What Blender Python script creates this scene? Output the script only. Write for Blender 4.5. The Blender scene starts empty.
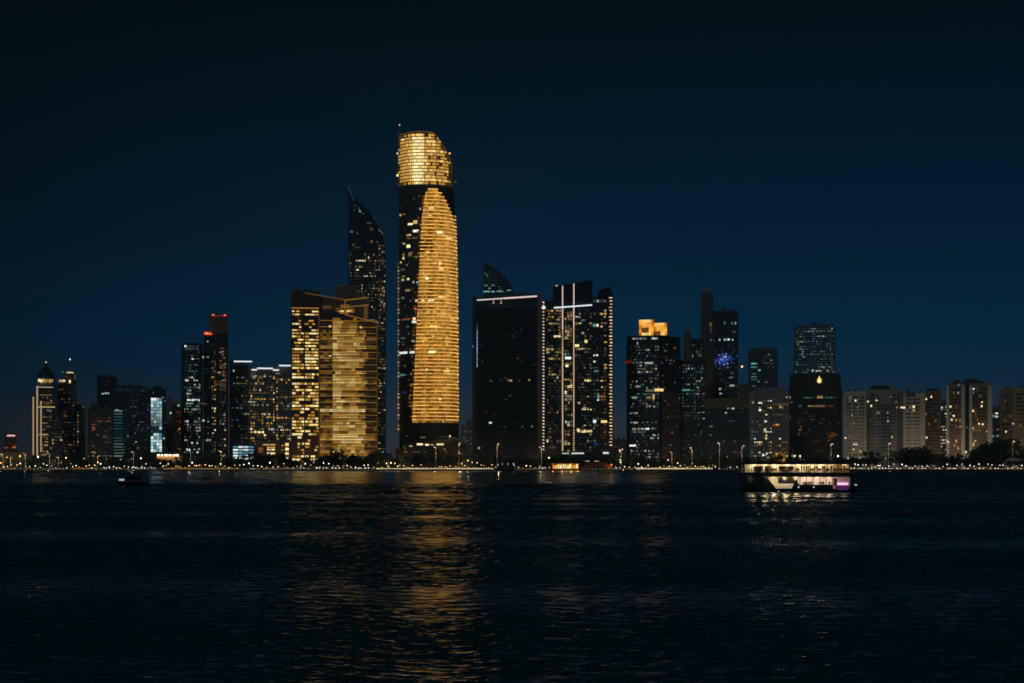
import bpy, bmesh, math, random
import numpy as np
from mathutils import Vector, Matrix

random.seed(7)
R = random.Random(11)
SC = bpy.context.scene
COL = SC.collection
PI = math.pi

# ------------------------------------------------------------------ camera frame
F, CX, HY, CZ = 1400.0, 512.0, 462.0, 7.3      # focal length and horizon measured on the photograph
ZG = 1.2                                       # street level above the water


def lin(c):
    out = []
    for v in c:
        v /= 255.0
        out.append(v / 12.92 if v <= 0.04045 else ((v + 0.055) / 1.055) ** 2.4)
    return out


# ------------------------------------------------------------------ materials
MATS = {}


def nodes(name):
    m = bpy.data.materials.new(name)
    m.use_nodes = True
    m.node_tree.nodes.clear()
    MATS[name] = m
    return m, m.node_tree.nodes, m.node_tree.links


def emit(name, rgb, k=1.0, lo=0.35, hi=1.5, sample=False):
    """a lamp or a lit window; every window burns at its own level"""
    m, n, l = nodes(name)
    o = n.new('ShaderNodeOutputMaterial')
    e = n.new('ShaderNodeEmission')
    e.inputs['Color'].default_value = (*lin(rgb), 1)
    k *= 1.18
    if lo == hi:
        e.inputs['Strength'].default_value = k * lo
    else:
        g = n.new('ShaderNodeNewGeometry')
        oi = n.new('ShaderNodeObjectInfo')
        a = n.new('ShaderNodeMath'); a.operation = 'ADD'
        f = n.new('ShaderNodeMath'); f.operation = 'FRACT'
        mr = n.new('ShaderNodeMapRange')
        mr.inputs['To Min'].default_value = lo * k
        mr.inputs['To Max'].default_value = hi * k
        l.new(g.outputs['Random Per Island'], a.inputs[0])
        l.new(oi.outputs['Random'], a.inputs[1])
        l.new(a.outputs[0], f.inputs[0])
        l.new(f.outputs[0], mr.inputs['Value'])
        l.new(mr.outputs[0], e.inputs['Strength'])
    l.new(e.outputs[0], o.inputs[0])
    m.cycles.emission_sampling = 'AUTO' if sample else 'NONE'
    return m


def surf(name, rgb, rough=0.7, spec=0.3, metal=0.0, var=0.25, scale=0.15, bump=0.0):
    """a plain surface with uneven colour from two layers of noise"""
    m, n, l = nodes(name)
    o = n.new('ShaderNodeOutputMaterial')
    p = n.new('ShaderNodeBsdfPrincipled')
    p.inputs['Roughness'].default_value = rough
    p.inputs['Specular IOR Level'].default_value = spec
    p.inputs['Metallic'].default_value = metal
    tc = n.new('ShaderNodeTexCoord')
    nz = n.new('ShaderNodeTexNoise')
    nz.inputs['Scale'].default_value = scale
    nz.inputs['Detail'].default_value = 6
    r = n.new('ShaderNodeValToRGB')
    r.color_ramp.elements[0].position = 0.3
    r.color_ramp.elements[1].position = 0.7
    r.color_ramp.elements[0].color = (*[v * (1 - var) for v in rgb], 1)
    r.color_ramp.elements[1].color = (*[min(1, v * (1 + var)) for v in rgb], 1)
    l.new(tc.outputs['Object'], nz.inputs['Vector'])
    l.new(nz.outputs['Fac'], r.inputs['Fac'])
    l.new(r.outputs['Color'], p.inputs['Base Color'])
    if bump:
        b = n.new('ShaderNodeBump')
        b.inputs['Strength'].default_value = bump
        b.inputs['Distance'].default_value = 0.1
        l.new(nz.outputs['Fac'], b.inputs['Height'])
        l.new(b.outputs[0], p.inputs['Normal'])
    l.new(p.outputs[0], o.inputs[0])
    return m


# lit windows and lamps
emit('warm_faint', (46, 37, 26), 1, .5, 1.3); emit('warm_dim', (96, 76, 46)); emit('warm', (178, 146, 92)); emit('warm_bright', (248, 226, 165), 1.2, .7, 1.2)
emit('gold_faint', (62, 42, 16)); emit('gold_dim', (112, 76, 27)); emit('gold', (196, 142, 58)); emit('gold_bright', (246, 206, 120), 1.15, .75, 1.15)
emit('cool_faint', (24, 38, 43)); emit('cool_dim', (66, 80, 80)); emit('cool', (142, 158, 150)); emit('cool_bright', (222, 236, 228), 1.1, .7, 1.2)
emit('teal_dim', (34, 66, 70)); emit('teal', (84, 142, 132)); emit('blue', (62, 90, 205), 1.0); emit('blue_dim', (34, 50, 120))
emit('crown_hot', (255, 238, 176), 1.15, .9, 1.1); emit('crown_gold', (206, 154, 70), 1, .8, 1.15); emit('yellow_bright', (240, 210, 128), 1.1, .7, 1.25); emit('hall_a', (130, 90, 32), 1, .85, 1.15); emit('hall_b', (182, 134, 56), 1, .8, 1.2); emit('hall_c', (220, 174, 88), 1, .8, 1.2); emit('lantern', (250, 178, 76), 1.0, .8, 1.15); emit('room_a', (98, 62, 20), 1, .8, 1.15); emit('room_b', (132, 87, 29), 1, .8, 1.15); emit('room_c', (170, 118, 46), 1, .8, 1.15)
emit('orange', (240, 150, 48), 1.1); emit('orange_dim', (120, 66, 26)); emit('red_lamp', (255, 60, 50), 2.2, 1, 1); emit('red_dim', (150, 30, 26))
emit('strip_warm', (214, 178, 138), .9, 1, 1); emit('strip_cream', (168, 146, 112), 1, .8, 1.1); emit('strip_white', (226, 234, 246), 1.1, 1, 1)
emit('strip_pink', (236, 206, 200), .95, 1, 1); emit('strip_blue', (150, 160, 214), 1.0, .6, 1.1); emit('strip_gold', (236, 172, 76), 1.1, .7, 1.5)
emit('pink_dots', (242, 204, 158), 1.15, .5, 1.25)
emit('globe', (255, 232, 190), 3.6, .2, 1.4); emit('globe_cool', (230, 236, 240), 3.0, .15, 1.4); emit('globe_orange', (255, 184, 100), 3.2, .2, 1.4)
emit('headlight', (255, 246, 226), 3.2, .6, 1.3); emit('taillight', (255, 50, 36), 2.4, .6, 1.2)
emit('lamp_head', (255, 236, 200), 2.6, .8, 1.2); emit('globe_pair', (255, 238, 208), 3.2, .6, 1.3)
emit('quay_strip', (214, 196, 150), 1.0, .7, 1.15); emit('quay_string', (150, 126, 84), 1.0, .25, 1.9); emit('quay_strip_dim', (128, 98, 56), 1.0, .6, 1.2)
emit('magenta', (246, 186, 226), 1.0, .9, 1.1); emit('purple', (62, 28, 66), 1.0, .7, 1.1); emit('ceiling_lamp_glow', (255, 236, 190), 1.6, .8, 1.1)
emit('screen_white', (166, 202, 210), 1.0, .6, 1.25); emit('screen_blue', (92, 140, 164), 1.0, .5, 1.3)
# building surfaces
surf('dark_glass', (0.035, 0.045, 0.052), .25, .5)
surf('blue_glass', (0.045, 0.07, 0.09), .25, .5)
surf('hazed_glass', (0.11, 0.16, 0.2), .3, .5)  # far tower's distance haze mixed into its colour
surf('black_glass', (0.02, 0.024, 0.027), .2, .5)
surf('brown_glass', (0.07, 0.052, 0.04), .3, .4)
surf('dark_cladding', (0.1, 0.105, 0.11), .6)
surf('grey_concrete', (0.26, 0.25, 0.24), .85)
surf('brown_concrete', (0.22, 0.15, 0.11), .85)
surf('beige_render', (0.46, 0.41, 0.32), .85, var=.15)
surf('pale_render', (0.5, 0.47, 0.4), .85, var=.12)
surf('brick_render', (0.26, 0.19, 0.14), .85, var=.2)
surf('tan_render', (0.4, 0.29, 0.17), .85)
surf('roof_dark', (0.07, 0.07, 0.075), .7)
surf('green_roof', (0.03, 0.06, 0.055), .5)
surf('pane_dark', (0.015, 0.018, 0.022), .12, .5)
surf('metal_grey', (0.4, 0.4, 0.4), .4, .5, .6)
surf('pole_paint', (0.6, 0.58, 0.52), .5)
surf('quay_stone', (0.18, 0.16, 0.14), .9, bump=.4, scale=1.5)
surf('asphalt', (0.05, 0.05, 0.052), .9, scale=.6)
surf('paving', (0.28, 0.25, 0.22), .9, scale=.8)
surf('soil', (0.10, 0.09, 0.07), .95, scale=.05)
surf('road_paint', (0.8, 0.8, 0.78), .7)
surf('bark', (0.12, 0.09, 0.06), .9, scale=2)
surf('leaf_dark', (0.035, 0.06, 0.03), .6, scale=.8, var=.5)
surf('leaf_olive', (0.07, 0.085, 0.04), .6, scale=.8, var=.5)
surf('palm_leaf', (0.06, 0.085, 0.04), .55, scale=.8, var=.4)
surf('hull_navy', (0.006, 0.01, 0.018), .35, .5)
surf('deck_white', (0.7, 0.66, 0.58), .6, var=.1)
surf('rail_steel', (0.5, 0.5, 0.5), .35, .5, .7)
surf('rubber', (0.02, 0.02, 0.02), .8)
for nm, c in (('car_white', (.7, .7, .7)), ('car_silver', (.4, .41, .42)), ('car_black', (.02, .02, .022)), ('car_red', (.35, .03, .03)), ('car_grey', (.12, .12, .13))):
    surf(nm, c, .3, .5, 0, .03)
for nm, c in (('cloth_dark', (.03, .03, .04)), ('cloth_brown', (.12, .06, .03)), ('cloth_red', (.3, .05, .04)), ('cloth_white', (.6, .58, .55)), ('skin', (.45, .28, .2))):
    surf(nm, c, .8, .2, 0, .1)


def water_material(name, rough):
    m, n, l = nodes(name)
    o = n.new('ShaderNodeOutputMaterial')
    p = n.new('ShaderNodeBsdfPrincipled')
    p.inputs['Base Color'].default_value = (0.008, 0.058, 0.07, 1)
    p.inputs['Roughness'].default_value = rough
    p.inputs['IOR'].default_value = 1.33
    p.inputs['Specular IOR Level'].default_value = .45
    tc = n.new('ShaderNodeTexCoord')

    def noise(sx, sy, scale, detail, rough=.5):
        mp = n.new('ShaderNodeMapping')
        mp.inputs['Scale'].default_value = (sx, sy, 1)
        mp.inputs['Rotation'].default_value = (0, 0, .12)
        nz = n.new('ShaderNodeTexNoise')
        nz.inputs['Scale'].default_value = scale
        nz.inputs['Detail'].default_value = detail
        nz.inputs['Roughness'].default_value = rough
        l.new(tc.outputs['Object'], mp.inputs['Vector'])
        l.new(mp.outputs[0], nz.inputs['Vector'])
        return nz.outputs['Fac']

    def math_(op, a, b):
        x = n.new('ShaderNodeMath'); x.operation = op
        for k, v in enumerate((a, b)):
            if isinstance(v, (int, float)):
                x.inputs[k].default_value = v
            else:
                l.new(v, x.inputs[k])
        return x.outputs[0]
    h = math_('ADD', math_('MULTIPLY', noise(.6, 1.1, 2.6, 3, .6), .03), math_('MULTIPLY', noise(.8, 1.2, 9.0, 2), .006))
    b = n.new('ShaderNodeBump')
    b.inputs['Strength'].default_value = 1.0
    b.inputs['Distance'].default_value = 1.0
    l.new(h, b.inputs['Height'])
    l.new(b.outputs[0], p.inputs['Normal'])
    l.new(p.outputs[0], o.inputs[0])


water_material('sea_water', .09)
water_material('open_water', .34)


# ------------------------------------------------------------------ mesh helpers
class MB:
    def __init__(self):
        self.v, self.f, self.m, self.mats = [], [], [], []

    def mi(self, mat):
        if mat not in self.mats:
            self.mats.append(mat)
        return self.mats.index(mat)

    def poly(self, pts, mat):
        k = len(self.v)
        self.v += [tuple(p) for p in pts]
        self.f.append(tuple(range(k, k + len(pts))))
        self.m.append(self.mi(mat))

    def box(self, x0, x1, y0, y1, z0, z1, mat):
        k = len(self.v)
        self.v += [(x0, y0, z0), (x1, y0, z0), (x1, y1, z0), (x0, y1, z0), (x0, y0, z1), (x1, y0, z1), (x1, y1, z1), (x0, y1, z1)]
        i = self.mi(mat)
        for q in ((0, 1, 5, 4), (1, 2, 6, 5), (2, 3, 7, 6), (3, 0, 4, 7), (4, 5, 6, 7), (3, 2, 1, 0)):
            self.f.append(tuple(k + a for a in q)); self.m.append(i)

    def prism_xz(self, pts, y0, y1, mat):          # outline seen from the front, pushed back
        k, n, i = len(self.v), len(pts), self.mi(mat)
        self.v += [(x, y0, z) for x, z in pts] + [(x, y1, z) for x, z in pts]
        self.f.append(tuple(range(k, k + n))); self.m.append(i)
        self.f.append(tuple(range(k + 2 * n - 1, k + n - 1, -1))); self.m.append(i)
        for a in range(n):
            b = (a + 1) % n
            self.f.append((k + a, k + n + a, k + n + b, k + b)); self.m.append(i)

    def prism_xy(self, pts, z0, z1, mat):          # plan outline, pulled up
        k, n, i = len(self.v), len(pts), self.mi(mat)
        self.v += [(x, y, z0) for x, y in pts] + [(x, y, z1) for x, y in pts]
        self.f.append(tuple(range(k + n - 1, k - 1, -1))); self.m.append(i)
        self.f.append(tuple(range(k + n, k + 2 * n))); self.m.append(i)
        for a in range(n):
            b = (a + 1) % n
            self.f.append((k + a, k + b, k + n + b, k + n + a)); self.m.append(i)

    def loft(self, rings, mat, cap=True):
        k, n, i = len(self.v), len(rings[0]), self.mi(mat)
        for r in rings:
            self.v += [tuple(p) for p in r]
        for a in range(len(rings) - 1):
            for b in range(n):
                c = (b + 1) % n
                self.f.append((k + a * n + b, k + a * n + c, k + (a + 1) * n + c, k + (a + 1) * n + b)); self.m.append(i)
        if cap:
            self.f.append(tuple(range(k + n - 1, k - 1, -1))); self.m.append(i)
            q = k + (len(rings) - 1) * n
            self.f.append(tuple(range(q, q + n))); self.m.append(i)

    def lathe(self, prof, mat, cx=0, cy=0, n=12):
        self.loft([[(cx + r * math.cos(2 * PI * a / n), cy + r * math.sin(2 * PI * a / n), z) for a in range(n)] for r, z in prof], mat)

    def tube(self, pts, rads, mat, n=6):
        rings = []
        for i, p in enumerate(pts):
            a = Vector(pts[max(0, i - 1)]); b = Vector(pts[min(len(pts) - 1, i + 1)])
            d = (b - a).normalized()
            u = d.orthogonal().normalized() if abs(d.z) < .99 else Vector((1, 0, 0))
            w = d.cross(u).normalized(); u = w.cross(d).normalized()
            r = rads[i] if isinstance(rads, (list, tuple)) else rads
            rings.append([Vector(p) + (u * math.cos(2 * PI * k / n) + w * math.sin(2 * PI * k / n)) * r for k in range(n)])
        self.loft(rings, mat)

    def mesh(self, name):
        me = bpy.data.meshes.new(name)
        me.from_pydata(self.v, [], self.f)
        for mt in self.mats:
            me.materials.append(MATS[mt])
        me.polygons.foreach_set('material_index', self.m)
        me.update()
        return me

    def build(self, name, parent=None):
        if not self.f:
            return None
        o = bpy.data.objects.new(name, self.mesh(name))
        COL.objects.link(o)
        o.parent = parent
        return o


def tag(o, label=None, cat=None, group=None, kind=None):
    for k, v in (('label', label), ('category', cat), ('group', group), ('kind', kind)):
        if v:
            o[k] = v
    return o


def empty(name, loc=(0, 0, 0), rz=0.0, label=None, cat=None, group=None):
    o = bpy.data.objects.new(name, None)
    o.empty_display_size = 1
    COL.objects.link(o)
    o.location = loc
    o.rotation_euler = (0, 0, rz)
    return tag(o, label, cat, group)


def link_mesh(name, me, parent=None):
    o = bpy.data.objects.new(name, me)
    COL.objects.link(o)
    o.parent = parent
    return o


def copy_tree(o, parent=None):
    c = o.copy()
    COL.objects.link(c)
    c.parent = parent
    for ch in list(o.children):
        copy_tree(ch, c)
    return c


WMESH = {}


def window_mesh(w, h, mat):
    key = (round(w, 1), round(h, 1), mat)
    if key not in WMESH:
        mb = MB()
        w, h = max(key[0], .2), max(key[1], .2)
        mb.box(-w / 2, w / 2, -.14, .05, -h / 2, h / 2, mat)
        WMESH[key] = mb.mesh('window')
    return WMESH[key]


BUILDINGS = []


class Bld:
    """one building; its outlines are given as measured on the photograph and turned into metres at its own distance"""

    def __init__(self, name, label, x0, x1, D, ref, cat='building', group=None, turn=0.0):
        self.D, self.xm, self.ref, self.x0, self.x1 = D, (x0 + x1) / 2, ref, x0, x1
        X = (self.xm - CX) * D / F
        a = -math.atan2(X, D)
        self.s = D / F * math.cos(a)
        self.e = empty(name, (X, D, ZG), a + turn, label, cat, group)
        self.lit = []
        self.R = random.Random(hash((round(x0), round(x1), D)) & 0xffff)
        BUILDINGS.append(self)

    def x(self, px):
        return (px - self.xm) * self.s

    def z(self, py):
        return max(0.0, (HY - py) * self.D / F + CZ - ZG) if py < 466 else 0.0

    def wall(self, x0, x1, yt, mat, depth=None, yb=470, y=0.0, name='wall', fl=0, fmat=None, col=0, proud=.25, fh=.22):
        """a block with floor ledges every fl pixels and piers every col pixels"""
        mb = MB()
        X0, X1, Z0, Z1 = self.x(x0), self.x(x1), self.z(yb), self.z(yt)
        d = depth or max(8, min(.7 * (X1 - X0), 38))
        mb.box(X0, X1, y, y + d, Z0, Z1, mat)
        fm = fmat or mat
        if fl:
            h = fl * self.s
            k = 1
            while Z1 - k * h > Z0 + 1:
                zz = Z1 - k * h
                mb.box(X0 - proud, X1 + proud, y - proud, y + d * .6, zz - h * fh * .5, zz + h * fh * .5, fm)
                k += 1
        if col:
            nn = max(1, round((x1 - x0) / col))
            for i in range(nn + 1):
                xx = X0 + (X1 - X0) * i / nn
                mb.box(xx - .3, xx + .3, y - proud - .12, y + .1, Z0, Z1 - .2, fm)
        if name == 'wall' and not hasattr(self, 'roof') and X1 - X0 > 7:
            self.roof = (X0, X1, y, d, Z1)
        # parapet
        mb.box(X0 - .15, X1 + .15, y - .15, y + d + .15, Z1, Z1 + .9, fm)
        return mb.build(name, self.e)

    def strip(self, xa, ya, xb, yb, w, mat, y=-.5, name='light_strip'):
        """a straight run of light w pixels thick"""
        mb = MB()
        A = Vector((self.x(xa), 0, self.z(ya))); B = Vector((self.x(xb), 0, self.z(yb)))
        d = (B - A).normalized(); nrm = Vector((-d.z, 0, d.x)) * (w * self.s / 2)
        mb.prism_xz([((A - nrm).x, (A - nrm).z), ((B - nrm).x, (B - nrm).z), ((B + nrm).x, (B + nrm).z), ((A + nrm).x, (A + nrm).z)], y - .2, y + .3, mat)
        return mb.build(name, self.e)

    def win(self, px, py, w, h, mat, y=0.0):
        self.lit.append((self.x(px), y, self.z(py), w * self.s, h * self.s, mat))

    def pick(self, mats):
        t = self.R.random() * sum(mats.values())
        for k, v in mats.items():
            t -= v
            if t <= 0:
                return k
        return k

    def grid(self, x0, x1, y0, y1, cw, rh, p, mats, fw=.7, fh=.5, y=0.0, rowvar=1.0, colvar=.6, run=.35, faint=.32, dark=None):
        nx = max(1, round((x1 - x0) / cw)); nz = max(1, round((y1 - y0) / rh))
        cw = (x1 - x0) / nx; rh = (y1 - y0) / nz
        cf = [1 + colvar * self.R.uniform(-1, 1) for _ in range(nx)]
        mb = MB() if dark else None
        wm = sum(v for k, v in mats.items() if k[:4] in ('warm', 'gold', 'oran')) > .5 * sum(mats.values())
        for j in range(nz):
            rf = self.R.choice((.15, .5, .9, 1.0, 1.2, 1.9)) if rowvar else 1
            rf = 1 + (rf - 1) * rowvar
            prev = None
            for i in range(nx):
                px, py = x0 + (i + .5 + (0 if dark else self.R.uniform(-.18, .18))) * cw, y0 + (j + .5 + (0 if dark else self.R.uniform(-.1, .1))) * rh
                q = p(px, py) if callable(p) else p
                q *= rf * cf[i]
                if prev and self.R.random() < run:
                    m = prev
                elif self.R.random() < q:
                    m = self.pick(mats)
                else:
                    m = None
                prev = m
                if not m and self.R.random() < faint:  # faint glow added to unlit windows to lift dark facades
                    m = self.R.choice(('warm_faint', 'warm_faint', 'cool_faint') if wm else ('cool_faint', 'cool_faint', 'warm_faint'))
                if m:
                    self.lit.append((self.x(px), y, self.z(py), cw * fw * self.s * (self.R.uniform(.8, 1.1) if dark else self.R.choice((.55, .8, 1, 1, 1.2))), rh * fh * self.s * (1 if dark else self.R.uniform(.8, 1.3)), m))
                elif dark:
                    X, Z, w, h = self.x(px), self.z(py), cw * fw * self.s, rh * fh * self.s
                    mb.box(X - w / 2, X + w / 2, y - .1, y + .05, Z - h / 2, Z + h / 2, dark)
        if dark and mb.f:
            n = nx * nz
            o = mb.build('window', self.e)
            tag(o, kind='stuff')

    def finish(self):
        if hasattr(self, 'roof'):
            X0, X1, y, d, Z1 = self.roof
            w = X1 - X0
            for k in range(3):
                mb = MB()
                a = X0 + w * (.08 + .28 * k + self.R.uniform(0, .1)); q = w * self.R.uniform(.07, .16); h = self.R.uniform(1.4, 3.6)
                mb.box(a, a + q, y + d * .25, y + d * .25 + max(2, q * .8), Z1 + .02, Z1 + .9 + h, self.R.choice(('dark_cladding', 'grey_concrete', 'roof_dark')))
                mb.box(a + q * .2, a + q * .5, y + d * .25 + .3, y + d * .25 + 1.2, Z1 + .9 + h, Z1 + 1.6 + h, 'dark_cladding')
                mb.build('roof_unit', self.e)
            mb = MB(); a = X0 + w * self.R.uniform(.15, .85)
            mb.tube([(a, y + d * .4, Z1), (a, y + d * .4, Z1 + self.R.uniform(5, 10))], [.22, .1], 'metal_grey', 5); mb.build('antenna', self.e)
        L = self.lit
        if len(L) > 100:
            order = sorted(range(len(L)), key=lambda i: -L[i][3] * L[i][4])
            one, rest = order[:100], order[100:]
        else:
            one, rest = range(len(L)), []
        for i in one:
            x, y, z, w, h, m = L[i]
            o = link_mesh('window', window_mesh(w, h, m), self.e)
            o.location = (x, y, z)
        if rest:
            mb = MB()
            for i in rest:
                x, y, z, w, h, m = L[i]
                mb.box(x - w / 2, x + w / 2, y - .14, y + .05, z - h / 2, z + h / 2, m)
            tag(mb.build('window', self.e), kind='stuff')


def point_light(name, loc, watts, rgb=(255, 214, 150), parent=None, radius=.4):
    L = bpy.data.lights.new(name, 'POINT')
    L.energy = watts
    L.color = lin(rgb)
    L.shadow_soft_size = radius
    o = bpy.data.objects.new(name, L)
    COL.objects.link(o)
    o.location = loc
    o.parent = parent
    return o


WARM = {'warm_dim': 4, 'warm': 3, 'warm_bright': 1}
COOL = {'cool_dim': 4, 'cool': 2.5, 'cool_bright': .8, 'warm_dim': .8}
MIX = {'warm_dim': 3, 'warm': 2, 'warm_bright': .7, 'cool_dim': 2.5, 'cool': 1.3, 'cool_bright': .5}
GOLD = {'gold_dim': 3, 'gold': 3, 'gold_bright': 1.6, 'warm_bright': .8}


# ------------------------------------------------------------------ setting
def wave_field():
    """the wind-ruffled water in front of the city: real waves, coarser the farther they are"""
    rg = np.random.default_rng(5)
    # v runs away from the viewer in units of the local wave scale
    Y0, Y1, YS = 18.0, 1119.4, 90.0
    lam = .46
    v = np.arange(Y0, YS + (math.log(Y1 / YS)) * YS, lam * .135)
    Y = np.where(v < YS, v, YS * np.exp((v - YS) / YS))
    sc = np.maximum(1.0, Y / YS)
    Y[-1] = Y1
    u = np.linspace(-.5, .5, 331)
    X = u[None, :] * np.maximum(Y, 55.0)[:, None]
    side = (np.arange(1, 81) / 80.0)[None, :] ** 1.4 * (.5 * Y + 190)[:, None]     # wider and coarser to both sides
    X = np.concatenate([X[:, :1] - side[:, ::-1], X, X[:, -1:] + side], 1)
    nu = X.shape[1]
    U = X / sc[:, None]
    V = np.repeat(v[:, None], nu, 1)
    H = np.zeros_like(X)
    # crests lie mostly across the view
    for i in range(46):
        L = lam * math.exp(rg.uniform(math.log(.62), math.log(6.0)))
        th = rg.normal(0, .40) + .2
        k = 2 * math.pi / L
        ph = rg.uniform(0, 6.283)
        slope = .064 * (1.0 if L < 1.1 else .58)
        a = slope / k
        w = k * (U * math.sin(th) + V * math.cos(th)) + ph
        H += a * np.sin(w + .35 * np.sin(w))
    # gusts and slicks, and the shelter of the sea wall
    G = np.zeros_like(X)
    for i in range(16):
        Lx, Ly = rg.uniform(60, 260), rg.uniform(14, 70)
        G += np.sin(2 * math.pi * (X / Lx * rg.choice((-1, 1)) + np.repeat(Y[:, None], nu, 1) / Ly * (1 + 0 * X)) + rg.uniform(0, 6.283)) / 4
    G = np.clip(1.0 + .42 * G, .35, 1.7)
    sh = np.interp(Y, (0, 50, 110, 400, 500, 1120), (.9, .92, 1.0, 1.0, .28, .22))[:, None]
    # waves shaped to darken the sides like a vignette: calm middle, rough flanks
    vignette = np.clip(np.minimum((X + 330) / 160, (130 - X) / 90), 0, 1)
    sh = sh * vignette + (1 - vignette) * np.where(X > 0, 1.15, .72)
    # slicks: long smoother bands lying across the bay
    S = np.ones_like(X)
    for yc, wd, dp in ((300, 30, .38), (128, 13, .3), (70, 8, .2)):
        mid = yc * (1 + .05 * np.sin(X / yc * 3.1 + yc) + .03 * np.sin(X / yc * 9.0 + 2 * yc))
        S -= dp * np.exp(-((Y[:, None] - mid) / wd) ** 2)
    Z = H * sc[:, None] * np.clip(G, .55, 1.6) * sh * S
    nv = len(Y)
    co = np.empty((nv, nu, 3), np.float32)
    co[..., 0] = X; co[..., 1] = Y[:, None]; co[..., 2] = Z
    idx = np.arange(nv * nu, dtype=np.int32).reshape(nv, nu)
    q = np.stack([idx[:-1, :-1], idx[:-1, 1:], idx[1:, 1:], idx[1:, :-1]], -1).reshape(-1)
    me = bpy.data.meshes.new('water')
    nf = len(q) // 4
    me.vertices.add(nv * nu); me.vertices.foreach_set('co', co.reshape(-1))
    me.loops.add(len(q)); me.loops.foreach_set('vertex_index', q)
    me.polygons.add(nf)
    me.polygons.foreach_set('loop_start', np.arange(nf, dtype=np.int32) * 4)
    me.polygons.foreach_set('use_smooth', np.ones(nf, bool))
    me.materials.append(MATS['sea_water'])
    me.update(calc_edges=True)
    o = bpy.data.objects.new('water', me)
    COL.objects.link(o)
    tag(o, kind='structure')


def setting():
    mb = MB()
    mb.poly([(-4000, -400, -.6), (4000, -400, -.6), (4000, 1122, -.6), (-4000, 1122, -.6)], 'open_water')
    tag(mb.build('water'), kind='structure')
    wave_field()
    mb = MB()
    mb.poly([(-4000, 1121.5, ZG - .06), (4000, 1121.5, ZG - .06), (4000, 2800, ZG - .06), (-4000, 2800, ZG - .06)], 'soil')
    tag(mb.build('ground'), kind='structure')
    mb = MB()
    mb.box(-900, 900, 1121.2, 1135, ZG - .05, ZG + .12, 'paving')
    tag(mb.build('pavement'), kind='structure')
    mb = MB()
    mb.box(-900, 900, 1135.02, 1160, ZG - .05, ZG - .02, 'asphalt')
    for k in range(-110, 110):
        mb.box(k * 8, k * 8 + 3, 1143.0, 1143.15, ZG - .019, ZG - .014, 'road_paint')
        mb.box(k * 8, k * 8 + 3, 1151.5, 1151.65, ZG - .019, ZG - .014, 'road_paint')
    tag(mb.build('road'), kind='structure')
    # sea wall with its light strips
    X = lambda px: (px - CX) * 1119.6 / F
    e = empty('seawall', (0, 1119.6, 0), 0, 'long low dark stone seawall running along the far waterline', 'wall')
    mb = MB()
    mb.box(-900, 900, 0, 1.6, -3, 1.4, 'quay_stone')
    mb.box(-900, 900, -.15, 1.75, 1.4, 1.62, 'paving')
    for k in range(-150, 150):
        mb.box(k * 6 - .2, k * 6 + .2, -.25, .02, -3, 1.38, 'quay_stone')
    mb.build('wall', e)
    r = random.Random(3)
    for a, b, mat, th in ((376, 494, 'quay_strip', .75), (636, 713, 'quay_strip', .85), (612, 634, 'quay_strip_dim', .5), (163, 240, 'quay_strip_dim', .75), (72, 97, 'quay_strip_dim', .8),
                          (100, 160, 'quay_string', .4), (242, 260, 'quay_string', .4), (302, 374, 'quay_string', .45), (20, 70, 'quay_string', .45), (716, 740, 'quay_string', .35), (850, 998, 'quay_string', .4), (582, 610, 'quay_string', .3),
                          (0, 16, 'quay_strip_dim', .7), (262, 300, 'quay_strip_dim', .6), (1000, 1024, 'quay_strip_dim', .5), (516, 548, 'quay_strip_dim', .35)):
        x = a
        while x < b:
            w = min(b - x, r.uniform(5, 14) if mat != 'quay_string' else r.uniform(.8, 2.6))
            mb = MB()
            mb.box(X(x), X(x + w) - .25, .2, .8, 1.63, 1.63 + th, mat)
            mb.build('light_strip', e)
            x += w if mat != 'quay_string' else w + r.uniform(1, 3.2)


setting()


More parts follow.
